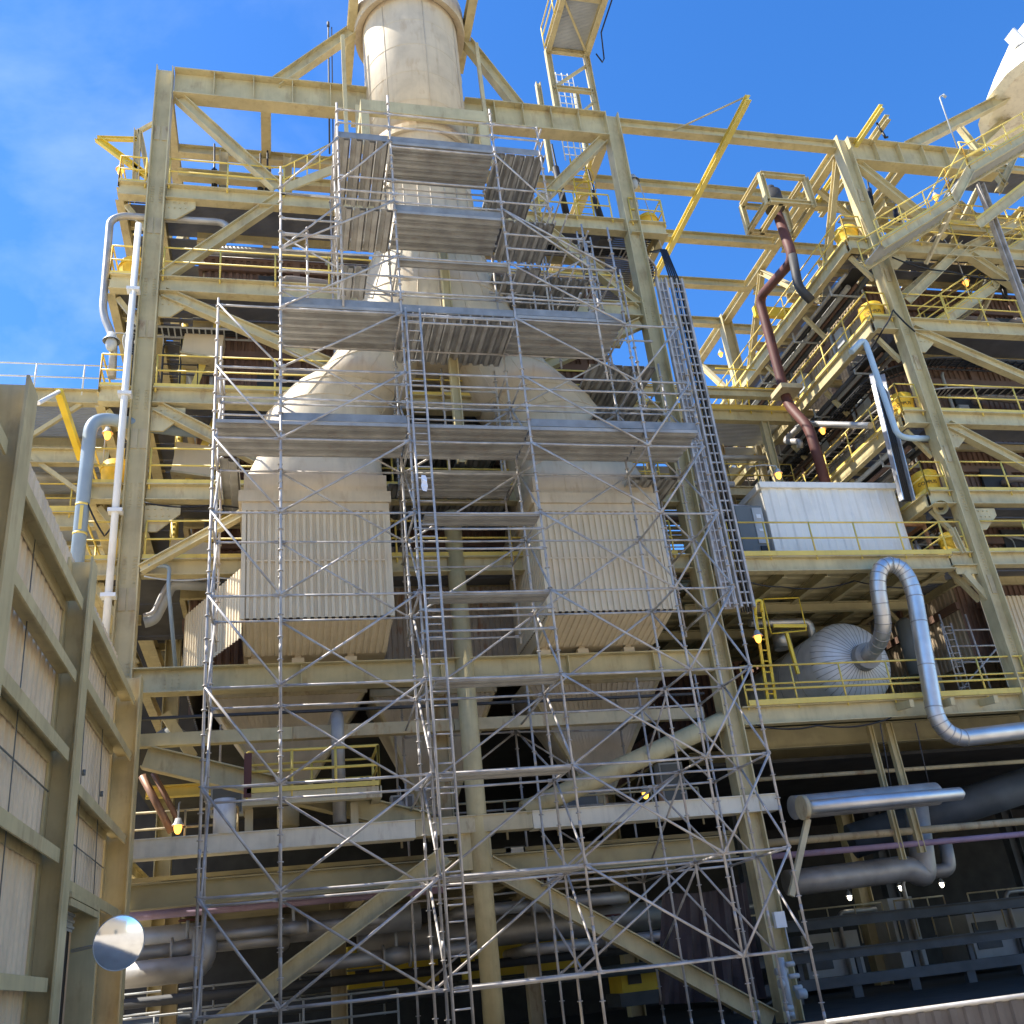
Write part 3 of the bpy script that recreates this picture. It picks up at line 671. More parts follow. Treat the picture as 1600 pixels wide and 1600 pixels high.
for z in (9.48, 11.45, 13.35, 15.3, 16.4):
    tubes.append(('ledger', (3.2, 23.2, z), (6.1, 23.2, z)))
    for a, b in (((3.08, YB2), (3.2, 23.2)), ((6.08, YB2), (6.1, 23.2)), ((-1.4, YB2), (-1.4, 23.1)), ((10.62, YB2), (10.62, 23.1))): tubes.append(('transom', (*a, z), (*b, z)))
for z in (18.1, 19.1, 20.0, 20.9, 21.8): tubes += [('ledger', (6.1, 22.4, z-.1), (9.62, 22.5, z-.1)), ('transom', (9.2, YB2, z), (9.2, 22.5, z)), ('ledger', (9.2, 22.5, z+.4), (9.62, 22.5, z+.4)), ('transom', (8.0, YA, z), (8.0, 22.4, z))]
for z in (14.4, 14.9, 15.6, 16.2): tubes += [('ledger', (4.4, 22.1, z), (5.9, 22.1, z))]
for z in (17.8, 18.3): tubes += [('ledger', (6.1, 21.6, z), (10.6, 21.6, z)), ('ledger', (0.1, 21.6, z), (3.08, 21.6, z))]
# diagonals
for a, b in zip(LF, LF[1:]):
    if b <= 17.2:
        tubes.append(('brace', (XS[0], YA-0.05, b), (XS[1], YA-0.05, a)))
        tubes.append(('brace', (XS[4], YA-0.05, a), (XS[5], YA-0.05, b)))
        tubes.append(('brace', (XS[4], YB2+0.05, b), (XS[5], YB2+0.05, a)))
    if b <= 21:
        tubes.append(('brace', (XS[1], YA-0.05, a), (XS[2], YA-0.05, b)))
        tubes.append(('brace', (XS[3], YA-0.05, b), (XS[4], YA-0.05, a)))
        tubes.append(('brace', (XS[1], YB2+0.05, b), (XS[2], YB2+0.05, a)))
        tubes.append(('brace', (XS[3], YB2+0.05, a), (XS[4], YB2+0.05, b)))
    if b <= 17: tubes.append(('brace', (XS[2], YB2+0.05, a), (XS[3], YB2+0.05, b)))
    if b <= 17:
        for i in (0, 2, 3, 5): tubes.append(('brace', (XS[i]+0.05, YA, a), (XS[i]+0.05, YB2, b)))
for a, b in zip(LF[:3], LF[1:4]):
    tubes += [('brace', (6.2, 25.25, b), (9.3, 25.65, a)), ('brace', (3.2, 25.25, a), (6.2, 25.25, b)), ('brace', (6.15, 23.35, a), (9.1, 23.35, b)), ('brace', (9.1, 23.35, b), (10.7, 23.25, a)), ('brace', (6.25, YB2, a), (6.25, 25.2, b)), ('brace', (9.2, YB2, b), (9.3, 25.6, a))]
for x0_, z0_, x1_, z1_ in ((1.62, 20.6, 0.08, 18.95), (1.62, 23.0, 0.08, 21.0), (3.08, 23.1, 1.62, 21.4), (6.08, 22.9, 7.46, 21.2), (6.08, 20.85, 8.35, 19.0)):
    tubes.append(('brace', (x0_, YA-0.05, z0_), (x1_, YA-0.05, z1_)))
# wedge heads at tube ends, then link: 100 of a kind as parts, the rest in one
def seg(m, kind, a, b):
    a, b = V(a), V(b); sag = V((0, 0, -0.004*(b-a).length))
    m.tube([a, (a+b)/2+sag, b], 0.028 if kind != 'brace' else 0.027, 8)
    d = (b-a).normalized()
    for p, s_ in ((a, 1), (b, -1)): m.frame(p+d*s_*0.075, d*0.05, V((0, 0, 0.035)), V((0.022, 0.022, 0)))
for kind in ('ledger', 'transom', 'brace'):
    L_ = [t for t in tubes if t[0] == kind]
    L_.sort(key=lambda t: ((V(t[1])+V(t[2]))/2-V((0, 0, CH))).length/((V(t[1])-V(t[2])).length+0.01))
    for t in L_[:100]: m = MB(); seg(m, *t); obj(kind, m, GALV, sc)
    if L_[100:]:
        m = MB()
        for t in L_[100:]: seg(m, *t)
        obj(kind, m, GALV, sc)['kind'] = 'stuff'
def deck(x0, x1, y0, y1, z, along, w_=0.305):
    m = MB()
    a, b = (y0, y1) if along == 'x' else (x0, x1)
    n = max(1, int((b-a)/w_+0.3)); w_ = (b-a)/n
    for i in range(n):
        c0, c1 = a+i*w_+0.012, a+(i+1)*w_-0.012; dz = random.uniform(-0.012, 0.012)
        def bx(u0_, u1_, z0, z1):
            if along == 'x': m.box(x0+0.02, x1-0.02, u0_, u1_, z0+dz, z1+dz)
            else: m.box(u0_, u1_, y0+0.02, y1-0.02, z0+dz, z1+dz)
        bx(c0, c1, z-0.006, z); bx(c0, c0+0.012, z-0.09, z-0.006); bx(c1-0.012, c1, z-0.09, z-0.006)
        wd = c1-c0-0.03
        if along == 'x': m.corr((x0+0.02, c0+0.015, z-0.012+dz), (0, 1, 0), (1, 0, 0), (0, 0, -1), wd, x1-x0-0.04, wd, 0.075)
        else: m.corr((c0+0.015, y0+0.02, z-0.012+dz), (1, 0, 0), (0, 1, 0), (0, 0, -1), wd, y1-y0-0.04, wd, 0.075)
    return obj('deck', m, PLANK, sc)
for i in range(5): deck(XS[i], XS[i+1], YA, 21.6, 13.86, 'x')
deck(3.08, 6.08, 21.65, 23.1, 13.5, 'x')
deck(0.08, 3.08, YA, 21.75, 17.25, 'x'); deck(3.08, 6.08, YA, 22.2, 17.2, 'y'); deck(6.08, 9.12, YA, 21.7, 17.27, 'x')
for z in (20.58, 23.1):
    yb_ = 22.6 if z > 22 else 21.7
    deck(1.62, 3.05, YA, yb_, z, 'y'); deck(3.08, 6.08, YA, 21.5, z, 'x'); deck(6.12, 7.58, YA, yb_, z-0.05, 'y')
deck(3.08, 6.08, YA, 20.31, 18.95, 'x'); deck(6.2, 9.3, 22.3, 24.6, 20.55, 'y'); deck(2.9, 6.4, 23.0, 26.0, 15.7, 'y'); deck(2.9, 6.4, 23.2, 26.0, 13.9, 'y'); deck(6.3, 7.0, YA, 21.0, 18.9, 'y'); deck(1.62, 2.3, YA, 21.35, 18.6, 'y')
for z in (11.45, 9.48, 7.5, 5.52, 3.52, 1.55): deck(3.3, 6.06, YA, 20.6, z+0.03, 'x')
deck(-1.38, -0.9, 21.65, 24.6, 13.75, 'y'); deck(9.2, 10.6, 21.7, 24.4, 13.4, 'y'); deck(3.2, 4.4, 23.2, 25.6, 15.2, 'y'); deck(5.0, 6.1, 23.2, 25.6, 15.2, 'y')
for z in (15.6, 17.0): deck(8.6, 10.6, 21.7, 24.2, z, 'y')
def toe(x0, x1, z, y=YA): obj('toe_board', MB().box(x0+0.03, x1-0.03, y+0.03, y+0.05, z, z+0.21), TOE, sc)
for x0, x1, z in ((0.08, 3.08, 13.88), (6.08, 9.12, 13.88), (9.12, 10.62, 13.88), (0.08, 3.08, 17.27), (3.08, 6.08, 17.22), (6.08, 9.12, 17.29), (1.62, 3.05, 23.12), (3.08, 6.08, 23.12), (6.1, 7.46, 23.1), (3.08, 6.08, 20.6)): toe(x0, x1, z)
# truss-like double ledger under the boarded bay, and the access ladder
tr = MB()
for z in (17.05, 16.85): tr.tube([(3.1, YA, z), (6.06, YA, z)], TR, 8)
for i in range(9): tr.tube([(3.2+i*0.35, YA, 16.85), (3.2+i*0.35, YA, 17.05)], 0.016, 6)
obj('lattice_ledger', tr, GALV, sc)
ld = MB(); xa, xb = 3.17, 3.53
ld.tube([(xa, 19.88, 0), (xa, 19.88, 17.2)], 0.03, 8).tube([(xb, 19.88, 0), (xb, 19.88, 17.2)], 0.03, 8)
z = 0.3
while z < 17.1: ld.tube([(xa, 19.88, z), (xb, 19.88, z)], 0.018, 6); z += 0.3
obj('ladder', ld, GALV, sc)
p = at(662, 742, Y=19.84); m = MB()
rows = [(0, .05), (.1, .07), (.2, .06), (.3, .08), (.42, .05)]
for a, b in zip(rows, rows[1:]):
    m.add([(p.x-a[1], p.y-.02*math.sin(a[0]*20), p.z-a[0]), (p.x+a[1], p.y+.03*math.cos(a[0]*15), p.z-a[0]), (p.x+b[1], p.y+.03*math.cos(b[0]*15), p.z-b[0]), (p.x-b[1], p.y-.02*math.sin(b[0]*20), p.z-b[0])], [(0, 1, 2, 3)])
solo('rag', m, CLOTH, 'white rag tied to the scaffold ladder', 'rag')

# ================================================================== SHED ON THE LEFT
sh = thing('shed', 'beige corrugated shed wall with heavy cream columns and girts along the left edge', 'shed', (-4.2, 14, 0))
XW = -3.5
c = MB(); c.corr((XW, 3.0, 0), (0, 1, 0), (0, 0, 1), (1, 0, 0), 13.4, 9.0, 0.3, 0.045); c.corr((XW, 16.4, 3.75), (0, 1, 0), (0, 0, 1), (1, 0, 0), 5.9, 5.25, 0.3, 0.045)
obj('cladding', c, SHED, sh)
obj('roof', MB().box(-16, XW-0.02, 3, 22.3, 9.0, 9.12), SHED, sh)
obj('back_wall', MB().box(-16, -15.9, 3, 22.3, 0, 9).box(-15.9, XW-0.05, 22.2, 22.3, 0, 9), SHED, sh)
for y, x0_, x1_, zt in ((11.35, XW+0.05, -3.0, 9.0), (16.6, XW+0.05, -3.05, 8.82), (23.2, -3.56, -3.02, 8.75)):
    obj('column', MB().ibeam(((x0_+x1_)/2, y, 0), ((x0_+x1_)/2, y, zt), x1_-x0_, 0.5, (1, 0, 0), 0.035, 0.03), CREAM, sh)
for z in (8.05, 5.55, 4.05):
    for ya, yb in ((3.0, 11.1), (11.6, 16.35)):
        obj('girt', MB().box(XW+0.06, -3.14, ya, yb, z-0.03, z).box(-3.17, -3.14, ya, yb, z-0.2, z-0.03).box(XW+0.06, XW+0.1, ya, yb, z-0.2, z-0.03), CREAM, sh)
for z in (8.2, 6.95, 5.2, 3.7):
    obj('girt', MB().box(XW+0.06, -3.12, 16.85, 23.1, z-0.03, z).box(-3.15, -3.12, 16.85, 22.9, z-0.18, z-0.03).box(XW+0.06, XW+0.1, 16.85, 22.2, z-0.18, z-0.03), CREAM, sh)
for z in (2.3, 6.8): obj('girt', MB().box(XW+0.06, -3.14, 11.6, 16.35, z-0.03, z).box(-3.17, -3.14, 11.6, 16.35, z-0.18, z-0.03), CREAM, sh)
sr = MB()
for y in (9.2, 13.9, 18.6, 20.6): sr.tube([(-3.3, y, 2.4 if y < 16 else 3.7), (-3.4, y, 8.1)], 0.009, 6).tube([(-3.3, y, 5.6), (-3.3, y, 5.7)], 0.03, 6)
sr.tube([(-3.38, 11.6, 4.9), (-3.38, 16.3, 4.9)], 0.014, 6).tube([(-3.38, 16.9, 4.45), (-3.38, 22, 4.45)], 0.012, 6)
obj('sag_rod', sr, GREY, sh)
# door way: portal jamb facing the yard
dj = MB(); dj.box(-3.44, -3.02, 19.5, 19.62, 0, 3.5).box(-3.44, -3.02, 16.9, 19.48, 3.42, 3.5).box(-3.05, -3.02, 16.9, 19.48, 3.3, 3.4)
obj('door_frame', dj, CREAM, sh)
obj('roller_door', MB().corr((-3.42, 16.95, 3.1), (0, 0, 1), (0, 1, 0), (1, 0, 0), 0.3, 2.5, 0.1, 0.03), GREYL, sh)
obj('door_leaf', MB().box(-3.46, -3.42, 16.9, 18.95, 0, 3.1), SHED, sh); obj('door_gap_shade', MB().box(-3.48, -3.47, 18.9, 19.5, 0, 3.3), BLACK, sh)  # black sheet paints the darkness of the open gap beside the leaf
# convex mirror
mc = at(186, 1473, Y=18.0); mt_ = thing('convex_mirror', 'round convex safety mirror beside the shed doorway', 'mirror', mc)
nrm = (V((0, 0, CH))-mc).normalized(); nrm = V((0.474, -0.868, -0.15)).normalized(); uu = nrm.cross(V((0, 0, 1))).normalized(); vv = uu.cross(nrm)
Rm = 0.41; rings = []
for i in range(9):
    a = i/8; rr_ = max(0.001, Rm*math.sin(a*math.pi/2*0.999)) if 0 else max(0.001, Rm*a); h = 0.055*(1-a*a)
    rings.append([mc+uu*rr_*math.cos(t*math.pi/24)+vv*rr_*math.sin(t*math.pi/24)+nrm*h for t in range(48)])
obj('mirror_face', MB().loft(rings), MIRR, mt_)
obj('rim', MB().tube([mc+uu*Rm*math.cos(t*math.pi/24)+vv*Rm*math.sin(t*math.pi/24) for t in range(49)], 0.009, 8, cap=False), GREYL, mt_)
obj('bracket', MB().tube([mc-nrm*0.02, mc-nrm*0.25, V((-3.3, 18.9, mc.z))], 0.03, 8), GREYL, mt_)

ob = thing('sky_blocking_building', 'pale building added across the yard to cut sky light, seen only in the mirror and bright cladding', 'building', (5, -26, 0))  # added out of view; blocks low sky so shaded fronts stay darker
obj('wall', MB().corr((-50, -24, 0), (1, 0, 0), (0, 0, 1), (0, 1, 0), 110, 17, 1.2, 0.12), SHED, ob)
obj('roof', MB().box(-50, 60, -44, -24.02, 17, 17.4), GREYL, ob)
for x in (-30, -10, 12, 34): obj('door', MB().box(x, x+4.5, -24, -23.8, 0, 4.6), GREY, ob)
obj('eave_beam', MB().box(-50, 60, -23.86, -23.6, 15.6, 16.4), CREAM2, ob)
# ================================================================== LAMPS, DRUMS
def lamp(pos, arm, label, m=AMBER, s=0.72, globe=True):
    t = thing('lamp', label, 'lamp', pos, 'plant lamps'); p = V(pos)
    obj('cap', MB().loft([[(p.x+r*math.cos(a*math.pi/8)*s, p.y+r*math.sin(a*math.pi/8)*s, p.z+z*s) for a in range(16)] for z, r in ((0.26, 0.02), (0.25, 0.09), (0.12, 0.13), (0.05, 0.19), (0.02, 0.2))]), GREYL, t)
    if globe: obj('globe', MB().loft([[(p.x+r*math.cos(a*math.pi/8)*s, p.y+r*math.sin(a*math.pi/8)*s, p.z+z*s) for a in range(16)] for z, r in ((0.06, 0.11), (-0.05, 0.13), (-0.18, 0.1), (-0.24, 0.05), (-0.25, 0.005))]), m, t)
    obj('arm', MB().tube(bend([p+V((0, 0, 0.25*s))]+[p+V(a) for a in arm], 0.15), 0.02, 6), GREYL, t)
    return t
lamp(at(188, 266, Y=24.3), [(0, 0, .4), (.5, 0, .4), (.5, 0, -1.3)], 'amber lamp above the topmost left corner balcony against the sky')
lamp(at(168, 678, Y=24.3), [(0, 0, .4), (-.1, .3, .5), (-.1, .3, -1.2)], 'amber lamp glowing beside the blue-grey pipe bend')
lamp(at(174, 535, Y=24.0), [(0, 0, .3), (.35, 0, .35), (.4, 0, -1.8)], 'unlit round lamp below the second-highest left balcony', GREYL, 1.2)
lamp(at(278, 1291, Y=24.6), [(0, 0, .5), (0, .3, .6)], 'orange lamp low behind the scaffold foot at left')
lamp(at(627, 1263, Y=25.4), [(0, 0, .5), (0, .3, .6)], 'small amber lamp under the deck right of the yellow-railed platform')
lamp(at(1008, 1238, Y=26), [(0, 0, .5), (0, .3, .6)], 'small amber lamp low behind the right scaffold bay')
lamp(at(1184, 995, Y=23.6), [(0, 0, .5), (.2, .3, .9)], 'yellow lamp on the yellow ladder left of the silver tank')
lamp(at(1216, 741, Y=25.2), [(0, 0, .3), (-.5, 0, .35), (-.9, .2, .35)], 'orange lamp just above the white enclosure')
lamp(at(1285, 672, X=19.6), [(0, 0, .3), (-.6, 0, .35), (-.9, .3, .3)], 'amber lamp beside the foot of the rust-red pipe')
lamp(at(1509, 441, Y=24.4), [(0, 0, 1.0), (-.3, 0, 2.3)], 'amber lamp hanging inside the right frame under its topmost walkway')
lamp(at(1462, 308, Y=24.3), [(0, 0, .4), (.3, 0, .5)], 'amber lamp under the right-hand stair')
lamp(at(1126, 553, X=21.0), [(0, 0, .3), (.4, 0, .3), (.4, 0, -1.5)], 'amber lamp at the far end of the right frame')
lamp(at(1194, 462, X=19.5), [(0, 0, .3), (.3, 0, .4)], 'amber lamp behind the jog of the rust-red pipe')
lamp(at(990, 285, Y=24.2), [(0, 0, .2), (.2, 0, .1), (.55, 0, -3.0)], 'unlit lamp on a tall pole by the right corner of the topmost left walkway', GREYL, 1.2)
for px, py, lb in ((1327, 1400, 'leftmost'), (1407, 1385, 'middle'), (1471, 1380, 'rightmost')):
    q = at(px, py, Y=34); lamp(q, [(0, 0, .6), (0, .4, .8)], '%s of the three white lit lamps in the dark hall at lower right' % lb, WARMG, 0.6)
def bent_text(txt, p, r, size, m, parent, ang0):
    cu = bpy.data.curves.new('lettering', 'FONT'); cu.body = txt; cu.size = size; cu.align_x = 'CENTER'; cu.extrude = 0.002
    to = bpy.data.objects.new('lettering_source', cu); col.objects.link(to); dg = bpy.context.evaluated_depsgraph_get()
    me = bpy.data.meshes.new_from_object(to.evaluated_get(dg)); bpy.data.objects.remove(to)
    mb = MB()
    for v in me.vertices:
        a = ang0+v.co.x/r; rr_ = r+0.012+v.co.z; mb.v.append(V((p.x+rr_*math.cos(a), p.y+rr_*math.sin(a), p.z+v.co.y)))
    for q in me.polygons: mb.f.append(list(q.vertices)); mb.sm.append(False)
    return obj('lettering', mb, m, parent)
def drum(pos, label, r=0.4, h=0.85, text=True):
    t = thing('drum', label, 'drum', pos, 'yellow drums on the balcony corners'); p = V(pos); rg = []
    for z, k in ((0, 0.9), (0.02, 0.93), (h*0.3, 0.95), (h*0.72, 1.0), (h*0.75, 1.05), (h*0.78, 1.0), (h*0.95, 0.97), (h, 0.8), (h+0.03, 0.02)):
        rg.append([(p.x+r*k*(1+0.018*math.sin(5*a*math.pi/16+z*6))*math.cos(a*math.pi/16), p.y+r*k*(1+0.018*math.sin(5*a*math.pi/16+z*6))*math.sin(a*math.pi/16), p.z+z+0.01) for a in range(32)])
    obj('shell', MB().loft(rg), TARPY, t)
    obj('band', MB().tube([(p.x+r*1.05*math.cos(a*math.pi/16), p.y+r*1.05*math.sin(a*math.pi/16), p.z+h*0.76) for a in range(33)], 0.02, 6, cap=False), YELD, t)
    if text: bent_text('COPPUS', p+V((0, 0, h*0.42)), r, 0.17, TXT, t, math.atan2(-p.y, -p.x)+0.1)
    return t
zo = 0.02
for x, y, k, lb in ((-4.15, 24.55, 1, 'yellow drum on the second-highest left corner balcony'), (-4.15, 24.55, 3, 'orange-yellow drum beside the tall white pipe, above the blue-grey pipe label')):
    drum((x, y, LV[k]+zo), lb, 0.42, 0.9, False)
drum((12.75, 24.55, LV[0]+zo), 'yellow drum on the topmost right corner balcony of the scaffolded frame', 0.36, 0.75, False)
dl = ['yellow drum at the topmost corner of the right frame', 'yellow drum at the second-highest corner of the right frame', 'yellow drum at the corner beside the pale blue pipe', 'dented yellow drum on the balcony just above the timber crate', 'narrow yellow drum behind the rail post right of the timber crate']
for k in range(5): drum((20.75 if k < 4 else 20.95, 24.6, LV[k]+zo), dl[k], 0.42 if k < 4 else 0.33, 0.95 if k < 4 else 0.9, 0 < k < 4)

# ================================================================== PIPES ON THE LEFT
solo('white_pipe', MB().tube([(-3.98, 23.62, 9.6), (-3.98, 23.62, 22.7)], 0.092, 14).box(-4.15, -3.8, 23.48, 23.74, 20.2, 20.3).box(-4.15, -3.8, 23.48, 23.74, 16.7, 16.8).box(-4.15, -3.8, 23.48, 23.74, 13.2, 13.3).box(-4.15, -3.8, 23.48, 23.74, 10.9, 11.0), WHITE, 'tall white vertical pipe clamped beside the left column', 'pipe')
bpipe = thing('blue_grey_pipe', 'fat blue-grey pipe bending into the left frame, with yellow label bands', 'pipe', (-4.75, 23.7, 8))
obj('pipe_run', MB().tube(bend([(-4.78, 23.7, 7.5), (-4.78, 23.7, 16.1), (-3.2, 24.4, 16.2), (1.5, 25.2, 16.2)], 0.55, 8), 0.17, 18), BLUE, bpipe)
bd = MB()
for z in (12.65, 13.45): bd.tube([(-4.78, 23.7, z-0.03), (-4.78, 23.7, z+0.03)], 0.178, 18)
bd.box(-4.80, -4.72, 23.52, 23.53, 12.72, 13.38)
obj('label_band', bd, YEL, bpipe)
q = [at(x, y, Y=24.2) for x, y in ((175, 590), (178, 530), (160, 490), (172, 345), (190, 337), (355, 348), (362, 375))]
solo('grey_pipe', MB().tube(bend(q, 0.4, 6), 0.11, 12), SILVD, 'weathered grey pipe rising past the upper left balconies against the sky', 'pipe')
q = [at(x, y, Y=24.6) for x, y in ((225, 972), (240, 968), (268, 912), (330, 915))]
ct = thing('cable_tray', 'grey cable tray stepping up between the left column and the scaffold', 'cable tray', q[0])
obj('tray', MB().tube(bend(q, 0.2), 0.16, 4), GREYL, ct); obj('cable', MB().tube(bend([a+V((0, -.2, .1)) for a in q], 0.2), 0.05, 8), GALV, ct)
solo('conduit', MB().tube(bend([at(232, 884, Y=23.7), at(265, 884, Y=23.7), at(263, 915, Y=23.7), at(275, 1050, Y=24.4)], 0.15), 0.05, 8), BLUE, 'thin pale conduit dropping beside the stepped cable tray', 'conduit')
# curved tray loops under the balconies
def tray(pts, wid, m, label, nm='cable_tray', rungs=True):
    pts = bend(pts, 0.7, 8); t = thing(nm, label, 'cable tray', pts[0])
    a = MB(); ru = MB(); L_ = []; 
    for i, p in enumerate(pts):
        d = (pts[min(i+1, len(pts)-1)]-pts[max(0, i-1)]).normalized(); s_ = V((0, 0, 1)).cross(d)
        if s_.length < 0.2: s_ = V((1, 0, 0))
        L_.append(s_.normalized()*wid/2)
    for sgn in (-1, 1): a.tube([p+sgn*s_ for p, s_ in zip(pts, L_)], 0.04, 4)
    obj('side_rail', a, m, t)
    for (p, s_), (p2, s2_) in zip(zip(pts, L_), list(zip(pts, L_))[1:]):
        n = max(1, int((p2-p).length/0.35))
        for i in range(n):
            c_ = p.lerp(p2, i/n); ru.bar(c_-s_, c_+s_, 0.03, 0.04)
    obj('rungs', ru, m, t)
    cb = MB()
    for k in (-0.55, -0.2, 0.15, 0.5): cb.tube([p+s_*k+V((0, 0, 0.05)) for p, s_ in zip(pts, L_)], 0.045, 6)
    obj('cables', cb, BLACK, t)
    return t
tray([(-4.2, 27.5, 19.8), (-4.2, 24.9, 19.8), (-2.6, 24.9, 19.8), (8, 24.9, 19.8)], 0.5, GREYL, 'black cable tray curving under the second-highest left balcony')
tray([(-4.0, 25.0, 19.6), (-4.0, 25.0, 18.9), (-4.0, 25.0, 16.8)], 0.5, GREYL, 'cable tray dropping behind the unlit round lamp at left')
tray([(8, 24.6, 23.7), (12.1, 24.6, 23.7), (13.0, 25.4, 23.7), (13.0, 30, 23.7)], 0.5, GALV, 'cable tray rounding the top right corner of the scaffolded frame')
tray([(21.0, 40, 19.6), (20.9, 25.5, 19.6), (22.2, 24.5, 19.6), (34, 24.5, 19.6)], 0.7, DARK, 'black cable tray rounding the right frame below its second-highest walkway')
tray([(21.0, 40, 18.6), (21.2, 26.0, 18.6), (22.6, 25.0, 18.7), (34, 25.0, 19.1)], 0.6, GALV, 'lower grey cable tray rounding the right frame')
# vertical cable riser right of the scaffold
cr_ = thing('cable_riser', 'tall galvanised grid of cable trays standing right of the scaffold', 'cable riser', (11.9, 22, 9.6))
xr0, yr = 11.2, 22.0
for x in (11.33, 11.62, 11.8, 12.16):
    obj('side_rail', MB().box(x-0.03, x+0.03, yr-0.07, yr+0.07, 9.7, 20.5), GALV, cr_)
ru = MB(); z = 9.8
while z < 20.5:
    ru.box(11.36, 11.6, yr-0.02, yr+0.02, z, z+0.045).box(11.83, 12.13, yr-0.02, yr+0.02, z, z+0.045); z += 0.3
ru.box(11.97, 12.0, yr-0.05, yr-0.02, 9.7, 20.5).box(11.46, 11.49, yr-0.05, yr-0.02, 9.7, 20.5)
obj('rungs', ru, GALV, cr_)
cb = MB()
for i in range(5): cb.tube([(11.84+i*0.07, yr+0.09, 9.6), (11.84+i*0.07, yr+0.09, 20.6), (12.0+i*0.05, 22.6, 22.2), (12.5+i*0.05, 24.3, 23.6)], 0.028, 6)
obj('cables', cb, BLACK, cr_); obj('back_sheet', MB().box(11.36, 11.6, yr+0.1, yr+0.12, 9.7, 20.4).box(12.2, 12.23, yr, yr+0.5, 9.7, 19.4), GALV, cr_)

for i, (y, z, r__, x0_, x1_) in enumerate(((26.0, 23.95, .17, -2.2, 3.0), (26.6, 24.05, .13, -2.5, 10.5), (27.4, 24.1, .22, -2.0, 11))): solo('roof_pipe', MB().tube([(x0_, y, z), (x1_, y, z)], r__, 10), SILVD, ['short lagged pipe along the casing roof edge', 'thin lagged pipe along the casing roof', 'thick lagged pipe along the casing roof'][i]+' under the topmost left walkway', 'pipe', 'pipes on the casing roof')
for i, (px, py) in enumerate(((318, 548), (305, 728), (298, 880))):
    q = at(px, py, Y=25.3); t = thing('inlet_hood', ['beige slanted inlet hood, upper of three left of the scaffold', 'beige slanted inlet hood, middle of three left of the scaffold', 'pale inlet hood, lowest of three left of the scaffold'][i], 'hood', q, 'inlet hoods on the boiler front')
    obj('shell', MB().frame(q, V((.55, 0, -.08)), V((0, .35, 0)), V((.06, 0, .5))), CLAD, t)
    obj('lip', MB().frame(q+V((0, -.1, -.56)), V((.6, 0, -.09)), V((0, .48, 0)), V((0, 0, .03))), CREAM2, t)
ch = thing('cage_platform', 'dark steel cage of bars under the second-highest left walkway', 'cage', at(270, 560, Y=25.2))
b = MB(); a = at(252, 600, Y=25.2)
for i in range(4): b.tube([a+V((i*.5, 0, 0)), a+V((i*.5, 0, 1.8))], .03, 6)
for i in range(6): b.tube([a+V((0, 0, i*.35)), a+V((1.5, 0, i*.35))], .025, 6)
obj('bars', b, DARK, ch)
for i, (z0_, z1_) in enumerate(((17.25, 20.6), (14.25, 16.8), (12.1, 13.9))):
    for j, x in enumerate((-2.75, -1.9)):
        t_ = ['topmost', 'middle', 'lowest'][i]+(' left' if j == 0 else ' right')
        solo('riser_pipe', MB().tube([(x, 25.6, z0_), (x, 25.6, z1_)], .07 if j else .11, 10), YEL if j == 0 else SILVD, '%s riser pipe between the left walkways behind the left column' % t_, 'pipe', 'riser pipes behind the left column')
# davits
def poly(name, pts, r, m, label, cat='davit', sq=True):
    mb = MB()
    for a, b in zip(pts, pts[1:]): mb.ibeam(a, b, r, r*0.8) if sq else mb.tube([a, b], r, 8)
    return solo(name, mb, m, label, cat)
jb = thing('jib', 'yellow triangular lifting jib sticking out at the top left against the sky', 'jib', (-4.3, 24.4, 24.6))
obj('boom', MB().ibeam(at(152, 217, Y=24.3), at(240, 283, Y=24.3), 0.2, 0.16), YELD, jb)
obj('boom', MB().ibeam(at(152, 216, Y=24.3), at(214, 218, Y=24.3), 0.14, 0.12), YEL, jb)
obj('post', MB().ibeam(at(215, 203, Y=24.3), at(212, 288, Y=24.3), 0.2, 0.2, (1, 0, 0)).ibeam(at(218, 203, Y=24.3), at(234, 286, Y=24.3), 0.16, 0.16, (1, 0, 0)).bar(at(218, 205, Y=24.3), at(245, 190, Y=24.3), 0.12, 0.12), CREAM, jb)
dv = thing('davit', 'bright yellow davit arm leaning beside the shed top at left', 'davit', at(126, 715, X=-5.2))
obj('arm', MB().bar(at(92, 612, X=-5.2), at(126, 715, X=-5.2), 0.2, 0.16), YELD, dv)
obj('tie', MB().tube([at(92, 612, X=-5.2), at(60, 630, X=-5.2)], 0.05, 8), WHITE, dv)
# low roof structure behind the shed
bb = thing('pipe_rack', 'cream pipe rack with grating roof and yellow rails behind the shed', 'pipe rack', (-8, 31, 0))
b = MB()
for z in (20.9, 18.6, 16.3): b.ibeam((-14, 30.0, z-0.25), (-4.9, 30.0, z-0.25), 0.55, 0.3)
for y in (33, 37):
    for z in (20.9, 18.6, 16.3): b.ibeam((-14, y, z-0.25), (-4.9, y, z-0.25), 0.5, 0.3)
for x in (-12, -8.4, -5.2): b.ibeam((x, 30, 0), (x, 30, 20.6), 0.4, 0.35, (1, 0, 0))
b.bar((-8.3, 30, 18.7), (-6.4, 30, 20.4), 0.14, 0.14); b.bar((-5.6, 30, 16.6), (-7.7, 30, 18.3), 0.14, 0.14)
obj('framework', b, CREAM, bb)
obj('grating', slats(slats(MB(), -14, -4.9, 30.2, 38, 20.85, along='x'), -14, -4.9, 30.2, 38, 18.55, along='x'), GREYL, bb)
r_ = MB(); rail_into(r_, (-14, 30), (-4.9, 30), 20.9); obj('guardrail', r_, WHITE, bb)
r_ = MB(); rail_into(r_, (-14, 30), (-4.9, 30), 16.3); r_.bar((-14, 29.9, 16.4), (-4.9, 29.9, 16.4), 0.25, 0.02); obj('guardrail', r_, YEL, bb)
b = MB()
